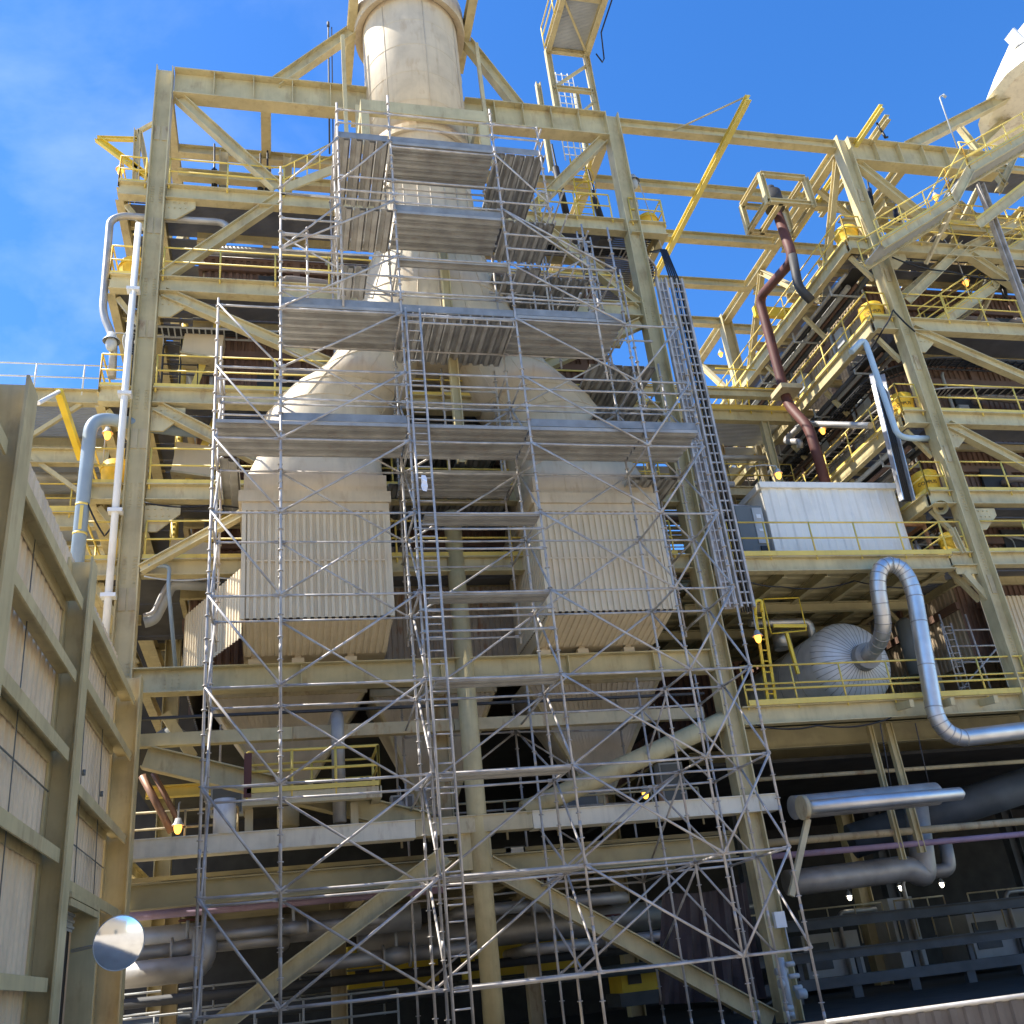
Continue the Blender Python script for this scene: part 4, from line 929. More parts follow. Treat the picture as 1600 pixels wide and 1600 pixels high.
for i, (z, r__) in enumerate(((17.9, .2), (17.3, .14), (17.6, .1), (15.3, .2), (14.6, .25))): b.tube([(-14, 30.6+i*0.5, z), (-4.9, 30.6+i*0.5, z)], r__, 12)
obj('pipe_run', b, SILVD, bb)
# jumble of plant behind the lower left column
b = MB()
for z in (14.0, 12.0, 9.2, 6.0): b.ibeam((-12, 27.5, z-0.2), (-3.9, 27.5, z-0.2), 0.4, 0.3).ibeam((-4.4, 24.4, z-0.2), (-4.4, 40, z-0.2), 0.4, 0.3)
b.bar((-4.4, 25, 9.2), (-4.4, 28.5, 12.0), 0.25, 0.25); b.bar((-4.4, 30, 9.2), (-4.4, 27, 12.0), 0.25, 0.25); b.bar((-4.4, 25, 6.2), (-4.4, 29, 9.0), 0.25, 0.25)
solo('access_frame', b, CREAM, 'cream beams and braces receding behind the left column foot', 'steel frame')
solo('stair', MB().bar((-2.6, 25.4, 12.1), (-1.2, 25.4, 14.2), 0.25, 0.05).bar((-2.6, 25.0, 14.2), (-1.6, 25.0, 17.2), 0.2, 0.05).bar((-2.6, 25.2, 17.2), (-1.6, 25.2, 21.0), 0.2, 0.05), YEL, 'narrow yellow ladder stair zigzagging between the left walkways', 'stair')
solo('strut', MB().ibeam((-3.3, 23.75, 11.7), (0.3, 22.4, 13.3), 0.22, 0.2), CREAM, 'sunlit cream strut slanting up to the left duct box', 'strut')
st_ = thing('roof_stair', 'cream roof stair with handrail climbing to the stack at upper left', 'stair', (0.1, 24.3, 24.6))
obj('stringer', MB().bar(at(437, 298, Y=24.2), at(528, 262, Y=24.2), 0.3, 0.08), CREAM, st_)
r_ = MB()
for d in (0, 20): r_.tube([at(420, 283-d*1.0, Y=24.2), at(445, 280-d, Y=24.2), at(520, 243-d, Y=24.2)], 0.025, 6)
for i in range(5): r_.tube([at(440+i*20, 292-i*8, Y=24.2), at(440+i*20, 262-i*9, Y=24.2)], 0.02, 6)
obj('handrail', r_, YEL, st_)
for i, (px, top, bot) in enumerate(((335, 225, 318), (418, 236, 300), (407, 240, 300))):
    a, b = at(px, top, Y=26.5), at(px, bot, Y=26.5)
    solo('spring_hanger', MB().tube([a, b], 0.035, 8).tube([a.lerp(b, .45), a.lerp(b, 1)], 0.11, 10), BLACK, ['black spring hanger rod, leftmost under the top girder', 'thick black spring hanger rod nearest the scaffold under the top girder', 'thin black hanger rod beside the thick one under the top girder'][i], 'pipe hanger', 'black hangers under the roof')
for i, (p0, p1) in enumerate((((925, 300), (940, 345)), ((868, 262), (885, 335)))):
    a, b = at(*p0, Y=26), at(*p1, Y=26); solo('spring_hanger', MB().tube([a+V((0, 0, 1.2)), b], 0.04, 8).tube([a, b], 0.13, 10), BLACK, ['black spring hanger right of the stack near the right column', 'black spring hanger just right of the top scaffold deck'][i], 'pipe hanger', 'black hangers under the roof')
yl = MB()
for x in (10.4, 10.95): yl.tube([(x, 24.9, 24.6), (x, 24.9, 28.3)], 0.035, 6)
z = 24.8
while z < 28.2: yl.tube([(10.4, 24.9, z), (10.95, 24.9, z)], 0.02, 6); z += 0.3
for z in (26, 26.6, 27.2, 27.8):
    yl.tube([(10.3+0.38+0.42*math.cos(a*math.pi/8), 24.9-0.45*abs(math.sin(a*math.pi/8))*1.5, z) for a in range(9)], 0.02, 6)
solo('cage_ladder', yl, YELD, 'yellow caged ladder beside the right column of the scaffolded frame', 'ladder')
fl = thing('floodlight', 'grey floodlight with yellow-green lens on the topmost right corner balcony', 'floodlight', (12.15, 24.2, 25.3))
obj('housing', MB().box(12.0, 12.35, 24.15, 24.5, 25.5, 25.9), GREYL, fl); obj('lens', MB().tube([(12.17, 24.14, 25.7), (12.17, 24.1, 25.7)], 0.13, 16), BLACK, fl); obj('bulb', MB().tube([(12.2, 24.11, 25.68), (12.2, 24.08, 25.68)], 0.06, 12), mat('lens_glow', (.9, .9, .3), .3, emit=(1, 1, .3), es=1.2), fl); obj('post', MB().tube([(12.17, 24.3, 24.6), (12.17, 24.3, 25.5)], 0.03, 8), GREYL, fl)

# ================================================================== CATWALK BRIDGE ABOVE
br = thing('catwalk', 'cream overhead catwalk on a caged tower right of the stack', 'catwalk', (11.4, 25.5, 29.6))
zb = 34.4
xl, xr = at(857, 85, Z=zb), at(915, 95, Z=zb); x0_, x1_ = 10.35, 11.95; yB = 25.2
for x in (x0_, x1_): obj('chord', MB().ibeam((x, 17.5, zb), (x, yB, zb), 0.4, 0.22), CREAM, br)
b = MB()
for i, y in enumerate((18.2, 20.5, 22.8, yB)): b.ibeam((x0_, y, zb), (x1_, y, zb), 0.22, 0.16)
for y in (18.2, 20.5, 22.8): b.bar((x0_, y, zb-0.1), (x1_, y+2.3, zb-0.1), 0.08, 0.08)
obj('cross_member', b, CREAM, br)
obj('grating', slats(MB(), x0_+0.1, x1_-0.1, 17.5, yB, zb+0.12, 0.06, 0.045, along='x'), GREYL, br)
r_ = MB(); rail_into(r_, (x0_-0.1, 17.5), (x0_-0.1, yB), zb+0.2); rail_into(r_, (x1_+0.1, 17.5), (x1_+0.1, yB), zb+0.2); obj('guardrail', r_, YEL, br)
for x in (x0_, x1_): obj('tower_leg', MB().ibeam((x, yB, 29.6), (x, yB, zb), 0.22, 0.2, (1, 0, 0)), CREAM, br)
for x in (x0_, x1_): obj('tower_leg', MB().ibeam((x, yB+1.6, 29.6), (x, yB+1.6, zb), 0.2, 0.2, (1, 0, 0)), CREAM, br)
b = MB()
for z in (30.9, 32.3): b.ibeam((x0_, yB, z), (x1_, yB, z), 0.2, 0.15)
b.bar((x0_, yB, 32.3), (x1_, yB, 33.8), 0.1, 0.1); b.bar((x0_, yB, 30.0), (x1_, yB, 31.8), 0.08, 0.08); obj('cross_member', b, CREAM, br)
b = MB()
for x in (10.75, 10.95, 11.2, 11.45, 11.65): b.tube([(x, yB+1.0, 29.6), (x, yB+1.0, zb)], 0.025, 6)
for i in range(12): b.tube([(10.75, yB+1.0, 29.9+i*.4), (11.65, yB+1.0, 29.9+i*.4)], 0.02, 6)
obj('cage_ladder', b, WHITE, br)
lamp((11.0, 21.2, zb-0.1), [(0, 0, .3), (0, .2, .35)], 'amber lamp under the overhead catwalk', AMBER, 0.9)
solo('catwalk_cable', MB().tube([(x1_+0.25, 18, zb-0.1), (x1_+0.25, 24, zb-0.2), (x1_+0.45, 24.6, zb-0.9), (x1_+0.55, 25, zb-0.6), (x1_+0.25, 24.8, zb-0.4)], 0.03, 6), BLACK, 'loose black cable looped beside the overhead catwalk', 'cable')
for x, y, lb in ((1.75, 22.9, 'thin lightning rod left of the stack'), ):
    a, b = at(513, 42, Y=24.3), at(515, 240, Y=24.3); solo('lightning_rod', MB().tube([a, b], 0.03, 6).tube([a+V((.12, 0, 0)), b+V((.12, 0, 0))], 0.02, 6).tube([a, a+V((0, 0, .25))], 0.05, 6), DARK, lb, 'rod')

# ================================================================== HOIST BEAMS OVER THE GAP
hb = thing('hoist_beam', 'long bright yellow hoist beam hung below the tie beams in the gap', 'hoist beam', (16.4, 28, 29))
obj('beam', MB().ibeam((16.35, 22.0, 29.0), (16.35, 33.2, 29.0), 0.26, 0.2, (0, 0, 1), .03, .03), PALEY, hb)
obj('tie_rod', MB().tube([(16.35, 22.15, 29.2), at(1046, 207, Y=24.1)], 0.035, 6), CREAM2, hb)
solo('hoist_beam', MB().ibeam((21.95, 22.1, 29.45), (21.95, 30, 29.45), 0.22, 0.16), PALEY, 'short yellow hoist beam jutting over the right top girder', 'hoist beam')
h2 = thing('hoist_beam', 'cream hoist beam with a hanging hook jutting over the right top girder', 'hoist beam', (22.6, 23, 29.4))
obj('beam', MB().ibeam((22.65, 22.7, 29.65), (22.65, 28, 29.65), 0.26, 0.2), CREAM, h2)
a = at(1370, 192, Y=22.7); obj('hook', MB().tube([a, a+V((.05, 0, -.35)), a+V((.12, 0, -.5))], 0.04, 6).tube([a+V((.1, 0, -.5)), a+V((.15, 0, -.75)), a+V((.25, 0, -.7))], 0.05, 6), BLACK, h2)
cb_ = thing('crane_beam', 'yellow trolley beam marked with its load limit inside the right roof truss', 'hoist beam', (21.6, 30.6, 26.1))
obj('beam', MB().box(20.0, 23.2, 30.5, 30.7, 26.1, 26.6), YELD, cb_)
def flat_text(txt, p, size, m, parent):
    cu = bpy.data.curves.new('lettering', 'FONT'); cu.body = txt; cu.size = size; cu.align_x = 'CENTER'
    to = bpy.data.objects.new('lettering_source', cu); col.objects.link(to); dg = bpy.context.evaluated_depsgraph_get()
    me = bpy.data.meshes.new_from_object(to.evaluated_get(dg)); bpy.data.objects.remove(to); mb = MB()
    for v in me.vertices: mb.v.append(V((p[0]+v.co.x, p[1], p[2]+v.co.y)))
    for q in me.polygons: mb.f.append(list(q.vertices)); mb.sm.append(False)
    return obj('lettering', mb, m, parent)
flat_text('2 TON', (21.9, 30.496, 26.22), 0.32, TXT, cb_)
# rust red pipe and its box frame
rp = thing('rust_red_pipe', 'rust-red vent pipe jogging down the left side of the right frame', 'pipe', (18.9, 28, 16))
q = [at(1209, 318, X=18.9), at(1240, 405, X=18.9), at(1186, 466, X=18.9), at(1231, 632, X=18.9), at(1264, 668, X=18.9), at(1290, 755, X=18.9)]
obj('pipe_run', MB().tube(bend(q, 0.5, 6), 0.19, 16), RUSTP, rp)
obj('branch', MB().tube(bend([q[1]+V((0, 0, .2)), at(1248, 450, X=18.9), at(1268, 470, X=19.3)], 0.3), 0.17, 14), DARK, rp)
obj('support_collar', MB().frame(at(1229, 612, X=18.9), V((.45, 0, 0)), V((0, .45, 0)), V((0, 0, .1))), CREAM2, rp)
bf = thing('silencer_cage', 'cream open box frame holding a grey silencer above the rust-red pipe', 'silencer cage', at(1210, 340, X=18.9))
c0 = at(1209, 318, X=18.9); cx, cy, cz = c0
hx, hy, z0, z1 = 0.95, 0.85, cz-0.75, cz+0.6; cx += 0.1
for sx in (-1, 1):
    for sy in (-1, 1): obj('post', MB().ibeam((cx+sx*hx, cy+sy*hy, z0-0.15), (cx+sx*hx, cy+sy*hy, z1), 0.2, 0.2, (1, 0, 0)), CREAM, bf)
b = MB()
for z in (z0, z1):
    for s_ in (-1, 1): b.ibeam((cx-hx, cy+s_*hy, z), (cx+hx, cy+s_*hy, z), 0.2, 0.18).ibeam((cx+s_*hx, cy-hy, z), (cx+s_*hx, cy+hy, z), 0.2, 0.18)
b.ibeam((cx-0.4, cy-hy, z0), (cx-0.4, cy+hy, z0), 0.2, 0.18)
obj('rail', b, CREAM, bf)
obj('silencer', MB().tube([(cx-.1, cy, cz-0.3), (cx-.1, cy, cz+0.5)], 0.38, 20).tube([(cx-.1, cy, cz+0.5), (cx-.1, cy, cz+0.8)], 0.2, 12), DARK, bf)
# middle platform in the gap
mp_ = thing('gap_platform', 'yellow-railed platform crossing the gap between the two frames', 'platform', (16.5, 31, 21))
obj('edge_beam', MB().ibeam((14.0, 30.2, 20.75), (20.2, 30.2, 20.75), 0.5, 0.3), CREAM, mp_)
obj('edge_beam', MB().ibeam((12.2, 29.4, 21.3), (20.2, 29.4, 21.3), 0.35, 0.25), CREAM, mp_)
obj('grating', slats(MB(), 13, 20.2, 30.4, 40, 21.0, along='x', gap=0.12), GREYL, mp_)
r_ = MB(); rail_into(r_, (13, 30.1), (20.2, 30.1), 21.0, 8)
for i in range(7): r_.tube([(15.2+i*0.25, 30.6, 21.1+i*0.2), (15.7+i*0.25, 31.2, 22.2+i*0.1)], 0.03, 6)
for i in range(4): r_.tube([(17.6+i*0.3, 30.3, 21.1), (17.9+i*0.3, 30.5, 22.7)], 0.025, 6)
r_.tube([(17.4, 30.3, 23.1), (19.2, 30.3, 23.1)], 0.03, 6)
obj('guardrail', r_, YELD, mp_); obj('toe_plate', MB().box(13.8, 20.2, 30.02, 30.05, 21.0, 21.2), YEL, mp_)
for x in (15.3, 18.9): obj('post', MB().ibeam((x, 30.2, 12.1), (x, 30.2, 20.5), 0.3, 0.26, (1, 0, 0)), CREAM, mp_)
for y, z in ((33, 18.2), (36, 16.4), (34, 14.6)):
    t = thing('rear_deck', 'grating deck at %s height in the dark gap behind the white enclosure' % {18.2: 'upper', 16.4: 'middle', 14.6: 'low'}[z], 'deck', (16, y, z), 'rear decks in the gap')
    obj('grating', slats(MB(), 12.4, 20.4, y-1.5, y+6, z, 0.5, 0.33, along='x', gap=0.1), SOFF, t)
    obj('edge_beam', MB().ibeam((12.4, y-1.6, z-0.2), (20.4, y-1.6, z-0.2), 0.4, 0.25), CREAM2, t)
    r_ = MB(); rail_into(r_, (12.4, y-1.6), (20.4, y-1.6), z); obj('guardrail', r_, YEL, t)
for i, (x, y, z, ln, r__, m_) in enumerate(((12.6, 31.5, 19.6, 7.6, .12, SILVD), (12.6, 32.5, 17.4, 7.6, .2, BROWN), (12.6, 31, 16.8, 7.4, .09, GREYL), (12.6, 33, 15.4, 7.4, .16, SILVD), (12.6, 31.8, 14.9, 7.2, .08, RUSTP), (12.6, 34, 19.0, 7.6, .25, DARK))):
    solo('gap_pipe', MB().tube(bend([(x, y, z), (x+ln, y, z), (x+ln, y+3, z)], .4), r__, 10), m_, ['upper thin grey pipe', 'thick brown pipe', 'slim pale pipe', 'medium grey pipe', 'slim rust-red pipe', 'thick dark pipe'][i]+' crossing the gap behind the rust-red vent pipe', 'pipe', 'pipes across the gap')
for i, x in enumerate((13.4, 14.6, 16.8, 17.9, 19.6)): solo('gap_post', MB().ibeam((x, 32.2, 12), (x, 32.2, 20.6), .22, .2, (1, 0, 0)), CREAM2, ['leftmost', 'second', 'middle', 'fourth', 'rightmost'][i]+' slim post in the gap behind the white enclosure', 'post', 'slim posts in the gap')
solo('rear_wall', MB().corr((10.8, 41.3, 7), (1, 0, 0), (0, 0, 1), (0, -1, 0), 11, 12.0, 0.3, 0.05), BROWN, 'dark corrugated wall closing the gap between the frames', 'wall')
solo('lagged_pipe', MB().tube(bend([at(1360, 665, X=19.8), at(1255, 662, X=19.5), at(1225, 690, X=19.2), at(1250, 690, X=19.2), at(1250, 700, X=19.2)], 0.3), 0.12, 10), SILVD, 'looping grey lagged pipe below the middle platform', 'pipe')
solo('lagged_pipe', MB().tube(bend([(13.4, 27, 16.0), (15.2, 27, 16.0)], 0.3), 0.1, 10).tube(bend([(14.2, 27, 16.0), (14.0, 27, 16.0), (14.0, 27, 13.8)], .2), 0.12, 10), SILVD, 'brownish pipe behind the left end of the white enclosure', 'pipe')

# ================================================================== PLATFORM WITH ENCLOSURE (between the frames)
pf = thing('equipment_platform', 'cream and yellow edged platform carrying the white enclosure', 'platform', (16.5, 24, 12))
obj('edge_beam', MB().ibeam((12.3, YF, 11.72), (20.25, YF, 11.72), 0.46, 0.3), CREAM, pf)
obj('toe_plate', MB().box(12.6, 20.2, YF-0.2, YF-0.17, 11.95, 12.1), YEL, pf)
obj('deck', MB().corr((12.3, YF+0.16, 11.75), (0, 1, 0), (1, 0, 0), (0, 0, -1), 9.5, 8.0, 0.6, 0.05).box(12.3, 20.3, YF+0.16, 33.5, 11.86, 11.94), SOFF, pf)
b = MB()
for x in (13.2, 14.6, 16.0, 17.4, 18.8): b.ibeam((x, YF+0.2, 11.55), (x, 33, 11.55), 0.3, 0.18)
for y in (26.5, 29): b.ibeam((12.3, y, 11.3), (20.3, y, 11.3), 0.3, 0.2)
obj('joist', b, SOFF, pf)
r_ = MB(); rail_into(r_, (12.6, YF-0.1), (20.15, YF-0.1), 12.0, 5); obj('guardrail', r_, YEL, pf)
en = thing('enclosure', 'long white weathered panel enclosure with streaks on the middle platform', 'enclosure', (17.4, 26, 12))
obj('panel', MB().corr((14.98, 25.0, 12.35), (1, 0, 0), (0, 0, 1), (0, -1, 0), 4.8, 2.45, 0.55, 0.03).box(14.98, 19.78, 25.03, 27.6, 12.35, 14.8), WPANEL, en)
obj('roof_trim', MB().box(14.9, 19.86, 24.88, 27.7, 14.78, 14.98), WPANEL, en)
obj('skid', MB().box(15.0, 19.8, 24.95, 27.6, 12.0, 12.32), DARK, en)
ac = thing('air_conditioner', 'dark grey cabinet air conditioner at the left end of the white enclosure', 'air conditioner', (14.4, 25.4, 12))
obj('cabinet', MB().box(13.95, 14.86, 25.05, 26.6, 12.02, 14.2), GREY, ac)
obj('panel', MB().box(14.5, 14.84, 25.02, 25.05, 12.9, 14.12), GREYL, ac); obj('grille', MB().box(14.52, 14.8, 25.0, 25.05, 12.1, 12.8), BLACK, ac)
obj('plate', MB().box(14.6, 14.75, 25.0, 25.02, 13.75, 13.88).box(14.6, 14.75, 25.0, 25.02, 13.3, 13.38), WHITE, ac)
obj('duct', MB().tube([(14.8, 25.6, 14.35), (14.0, 25.6, 14.4), (13.0, 26.2, 14.7)], 0.13, 10), SILVD, ac)
ci = thing('crate', 'timber framed clear-sided crate of steel bottles right of the white enclosure', 'crate', at(1463, 862, Y=24.9))
q = at(1463, 862, Y=24.9); x0_, x1_, y0_, y1_, z0_, z1_ = 20.0-0.05, 20.95-0.1, 24.75, 25.6, 12.0, 13.45
x0_, x1_ = 19.95, 20.75; y0_, y1_ = 25.3, 26.2
b = MB()
for x in (x0_, x1_):
    for y in (y0_, y1_): b.box(x-.05, x+.05, y-.05, y+.05, z0_, z1_+.25)
for z in (z0_+.05, z1_+.2):
    for y in (y0_, y1_): b.box(x0_+.05, x1_-.05, y-.045, y+.045, z-.05, z+.05)
    for x in (x0_, x1_): b.box(x-.045, x+.045, y0_+.05, y1_-.05, z-.05, z+.05)
obj('frame', b, WOOD, ci); obj('back_panel', MB().box(x0_, x1_, y1_+.02, y1_+.05, z0_, z1_+.2), DARK, ci)
b = MB()
for x in (x0_+.18, x0_+.4, x0_+.62): b.tube([(x, y0_+.4, z0_), (x, y0_+.4, z0_+1.0), (x, y0_+.4, z0_+1.12), (x, y0_+.4, z0_+1.25)], [.1, .1, .04, .04], 12)
obj('bottle', b, SILV, ci)
solo('rail_post', MB().ibeam(at(1487, 825, Y=23.9), at(1505, 865, Y=23.9), 0.16, 0.16, (1, 0, 0)), CREAM, 'short sunlit stub post in front of the narrow drum', 'post')
ho = thing('horn', 'cream bell-mouthed horn under the balcony above the timber crate', 'horn', at(1470, 792, Y=24.0))
q = at(1470, 793, Y=24.0); dr = (V((0, 0, CH))-q).normalized()
obj('bell', MB().tube([q-dr*.3, q-dr*.15, q, q+dr*.03], [.08, .14, .22, .23], 16, cap=False), CREAM, ho); obj('throat', MB().tube([q-dr*.35, q-dr*.28], .1, 12), DARK, ho)
solo('call_box', MB().box(12.75, 12.95, 23.75, 23.9, 12.2, 13.0).box(12.8, 12.9, 23.72, 23.75, 12.5, 12.7), YELD, 'yellow call box on the left end of the equipment platform', 'box')
# pale blue pipe and cable tray on the right frame
solo('pale_blue_pipe', MB().tube(bend([at(1330, 550, Y=23.7), at(1350, 528, Y=23.7), at(1402, 680, Y=23.7), at(1420, 685, Y=23.9), at(1460, 685, Y=24.3)], 0.35, 6), 0.1, 12), mat('pale_blue_paint', (0.42, 0.54, 0.62), 0.35, var=0.08), 'pale blue pipe dropping past the right frame corner', 'pipe')
tr_ = thing('cable_chute', 'grey edged cable chute full of black cables running down to the white enclosure', 'cable chute', at(1405, 770, Y=24.2))
pa = [at(1362, 585, Y=24.6), at(1365, 600, Y=24.3), at(1409, 782, Y=24.2)]; pb = [p + V((0.42, 0, 0)) for p in pa]
b = MB()
for pl in (pa, pb): 
    for a, c in zip(pl, pl[1:]): b.bar(a, c, 0.05, 0.16)
obj('side_rail', b, SILV, tr_)
b = MB()
for i in range(6):
    o_ = V((0.04+0.065*i, 0.05, 0)); b.tube([p+o_ for p in pa], 0.033, 6)
obj('cables', b, BLACK, tr_)

# ================================================================== TANK LEVEL
tp = thing('tank_platform', 'lower cream and yellow edged platform carrying the silver tank', 'platform', (19, 24, 7.6))
obj('edge_beam', MB().ibeam((12.2, YF, 7.3), (33, YF, 7.3), 0.5, 0.3), CREAM, tp)
obj('toe_plate', MB().box(12.4, 33, YF-0.2, YF-0.17, 7.55, 7.7), YEL, tp)
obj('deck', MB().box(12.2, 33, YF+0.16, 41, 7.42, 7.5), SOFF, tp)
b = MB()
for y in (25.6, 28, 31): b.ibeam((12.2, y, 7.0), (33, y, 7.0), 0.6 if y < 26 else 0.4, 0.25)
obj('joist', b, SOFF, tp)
r_ = MB(); rail_into(r_, (12.4, YF-0.1), (32, YF-0.1), 7.6, 13); r_.tube([(12.4, YF-.15, 8.0), (32, YF-.15, 7.95)], .035, 6); obj('guardrail', r_, YEL, tp)
b = MB()
for x in (16.9, 18.2, 19.6, 21.2): b.bar((x, 23.2, 7.25), (x+0.1, 24.0, 7.35), 0.2, 0.12)
obj('bracket', b, CREAM, tp)
tk = thing('tank', 'silver clad horizontal tank with domed end on the lower platform', 'tank', (17.1, 28, 7.6))
Tx, Tz, Tr = 17.35, 9.3, 1.35; Ty = 26.2
rg = []
for z_, rr_ in ((-0.62, .02), (-0.6, .3), (-0.52, .65), (-0.36, 1.0), (-0.15, 1.25), (0.05, Tr), (6.5, Tr)):
    rg.append([(Tx+rr_*math.cos(a*math.pi/24), Ty+z_, Tz+rr_*math.sin(a*math.pi/24)) for a in range(48)])
obj('shell', MB().loft(rg), TANKM, tk)
sm_ = MB()
for a in range(40):
    an = a*math.pi/20; sm_.tube([(Tx+rr_*math.cos(an), Ty+z_-0.004, Tz+rr_*math.sin(an)) for z_, rr_ in ((-0.6, .3), (-0.52, .65), (-0.36, 1.0), (-0.15, 1.25), (0.05, Tr))], 0.009, 4)
for y in (27.2, 28.4, 29.6): sm_.tube([(Tx+Tr*1.003*math.cos(a*math.pi/24), y, Tz+Tr*1.003*math.sin(a*math.pi/24)) for a in range(49)], 0.012, 5, cap=False)
obj('seam', sm_, SILVD, tk)
obj('nozzle', MB().tube([(Tx+.1, Ty-.5, Tz+.0), (Tx+0.0, Ty-1.0, Tz-.05)], [.42, .4], 20), SILVD, tk)
obj('saddle', MB().box(Tx-.9, Tx+.9, 26.7, 27.0, 7.5, 8.3), CREAM2, tk)
obj('top_nozzle', MB().tube(bend([(14.6, 26.9, 10.95), (16.7, 26.9, 10.95), (16.7, 26.9, 10.3)], .2), 0.13, 12).tube([(16.0, 27.6, 10.3), (16.0, 27.6, 10.9)], .3, 14), SILV, tk)
q = [(Tx, Ty-1.0, Tz-.05), at(1384, 992, Y=23.9), at(1369, 905, Y=23.5), at(1425, 908, Y=23.4), at(1464, 1135, Y=23.4), at(1505, 1153, Y=23.4), at(1900, 1104, Y=23.4)]
sp = thing('silver_pipe', 'shiny silver lagged pipe looping over and down from the tank', 'pipe', q[4])
qs = [V(Q) for Q in q]
loop = [qs[0]]+arc(qs[0].lerp(qs[1], .4), qs[1], qs[1].lerp(qs[2], .35), 5)+arc(qs[1].lerp(qs[2], .55), qs[2]+V((0, 0, .45)), (qs[2]+qs[3])/2+V((0, 0, .5)), 6)+arc((qs[2]+qs[3])/2+V((.02, 0, .5)), qs[3]+V((0, 0, .5)), qs[3].lerp(qs[4], .12), 6)+arc(qs[4].lerp(qs[3], .12), qs[4]+V((0.03, 0, -.25)), qs[5], 6)+[qs[6]]
obj('pipe_run', MB().tube(loop, 0.235, 20), SILV, sp)
b = MB()
for i in range(1, len(loop)-1):
    d = (loop[i+1]-loop[i-1]).normalized(); b.tube([loop[i]-d*.012, loop[i]+d*.012], 0.243, 20)
for k in (.3, .6): 
    c_ = qs[3].lerp(qs[4], k); d = (qs[4]-qs[3]).normalized(); b.tube([c_-d*.012, c_+d*.012], .243, 20)
obj('band', b, SILVD, sp)
yl = thing('yellow_ladder', 'yellow vertical access ladder with lamp left of the silver tank', 'ladder', at(1215, 1090, Y=24.2))
b = MB()
for px in (1178, 1190): b.ibeam(at(px, 945, Y=24.0), at(px+22, 1095, Y=24.0), 0.07, 0.06, (1, 0, 0))
b.tube(bend([at(1180, 960, Y=23.9), at(1180, 938, Y=23.9), at(1190, 938, Y=23.9), at(1190, 955, Y=23.9)], .1), .05, 8)
for i in range(8): b.tube([at(1180+i*2.6, 965+i*17, Y=24.0), at(1192+i*2.6, 965+i*17, Y=24.0)], .02, 6)
obj('ladder_frame', b, YELD, yl)
yg = MB(); a_ = [at(x, y, Y=25.0) for x, y in ((1192, 936), (1248, 934), (1260, 985), (1205, 990))]
for a, c in zip(a_, a_[1:]+a_[:1]): yg.tube([a, c], .022, 6)
yg.bar(at(1208, 978, Y=25.0), at(1260, 978, Y=25.0), .1, .05); yg.bar(at(1229, 990, Y=24.9), at(1247, 1053, Y=24.9), .09, .09)
solo('gate', yg, YELD, 'yellow frame gate and post behind the yellow ladder', 'gate')
# little scaffold right of the tank
s2 = thing('scaffold', 'small tube scaffold with ladder right of the silver pipe', 'scaffold', at(1530, 1080, Y=25))
for px in (1492, 1533, 1570): obj('standard', MB().tube([at(px-25, 960, Y=25.2), at(px+18, 1085, Y=25.2)], .03, 8), GALV, s2)
for py in (985, 1010, 1035): obj('ledger', MB().tube([at(1480+(py-985)*.3, py, Y=25.2), at(1580, py-2, Y=25.2)], .028, 8), GALV, s2)
obj('brace', MB().tube([at(1500, 1080, Y=25.2), at(1560, 1010, Y=25.2)], .028, 8), GALV, s2)
b = MB(); a, c = at(1470, 975, Y=25.0), at(1500, 1080, Y=25.0); w_ = V((.36, 0, .02)); b.tube([a, c], .025, 6).tube([a+w_, c+w_], .025, 6)
for i in range(10): p = a.lerp(c, i/10+.05); b.tube([p, p+w_], .016, 6)
obj('ladder', b, GALV, s2)
for i, (px, py, r__, m_) in enumerate(((1420, 1000, .3, GREY), (1452, 1030, .2, SILVD), (1540, 975, .35, GREYL))):
    a = at(px, py, Y=27); solo('vessel', MB().tube([a+V((0, 0, -1.2)), a+V((0, 0, .6)), a+V((0, 0, .75))], [r__, r__, .1], 14), m_, ['dark upright vessel just right of the silver tank', 'slim upright vessel behind the silver downpipe', 'pale upright vessel behind the small scaffold'][i], 'vessel', 'vessels behind the silver pipe')
solo('duct_end', MB().corr((22.2, 25.6, 8.2), (1, 0, 0), (0, 0, 1), (0, -1, 0), 3, 3.0, .165, .04), CLAD, 'beige corrugated duct end just inside the right frame', 'duct')

# ================================================================== YELLOW RAILED PLATFORM LOW LEFT
yp = thing('valve_platform', 'small yellow-railed platform on cream stub posts behind the lower scaffold', 'platform', (0.9, 23.6, 5.2))
obj('edge_beam', MB().box(-0.75, 2.4, 23.35, 23.6, 5.72, 5.98).box(2.2, 2.4, 23.6, 24.9, 5.72, 5.98).box(-0.75, -0.55, 23.6, 24.9, 5.72, 5.98), CREAM2, yp)
obj('deck', MB().box(-0.7, 2.35, 23.6, 24.9, 5.92, 5.98), DARK, yp)
r_ = MB(); rail_into(r_, (-0.65, 23.38), (2.35, 23.38), 5.98, 3, r=.035, h=.95); rail_into(r_, (2.35, 23.38), (2.35, 24.8), 5.98, 1, r=.035, h=.95); rail_into(r_, (-0.65, 24.8), (2.35, 24.8), 5.98, 2, r=.03, h=.95); obj('guardrail', r_, YEL, yp)
obj('toe_plate', MB().box(-0.65, 2.35, 23.32, 23.34, 5.99, 6.1), YEL, yp)
for x in (-0.7, 1.7): obj('post', MB().box(x, x+.18, 23.85, 24.05, 5.2, 5.72), CREAM2, yp)
obj('rusty_post', MB().box(-0.72, -0.55, 23.32, 23.36, 5.9, 6.9), RUSTP, yp)
solo('vertical_pipe', MB().tube(bend([(1.45, 23.95, 5.3), (1.45, 23.95, 7.85), (1.45, 25.2, 7.95)], .25), .16, 16), SILVD, 'grey vertical pipe standing in the yellow-railed platform', 'pipe')
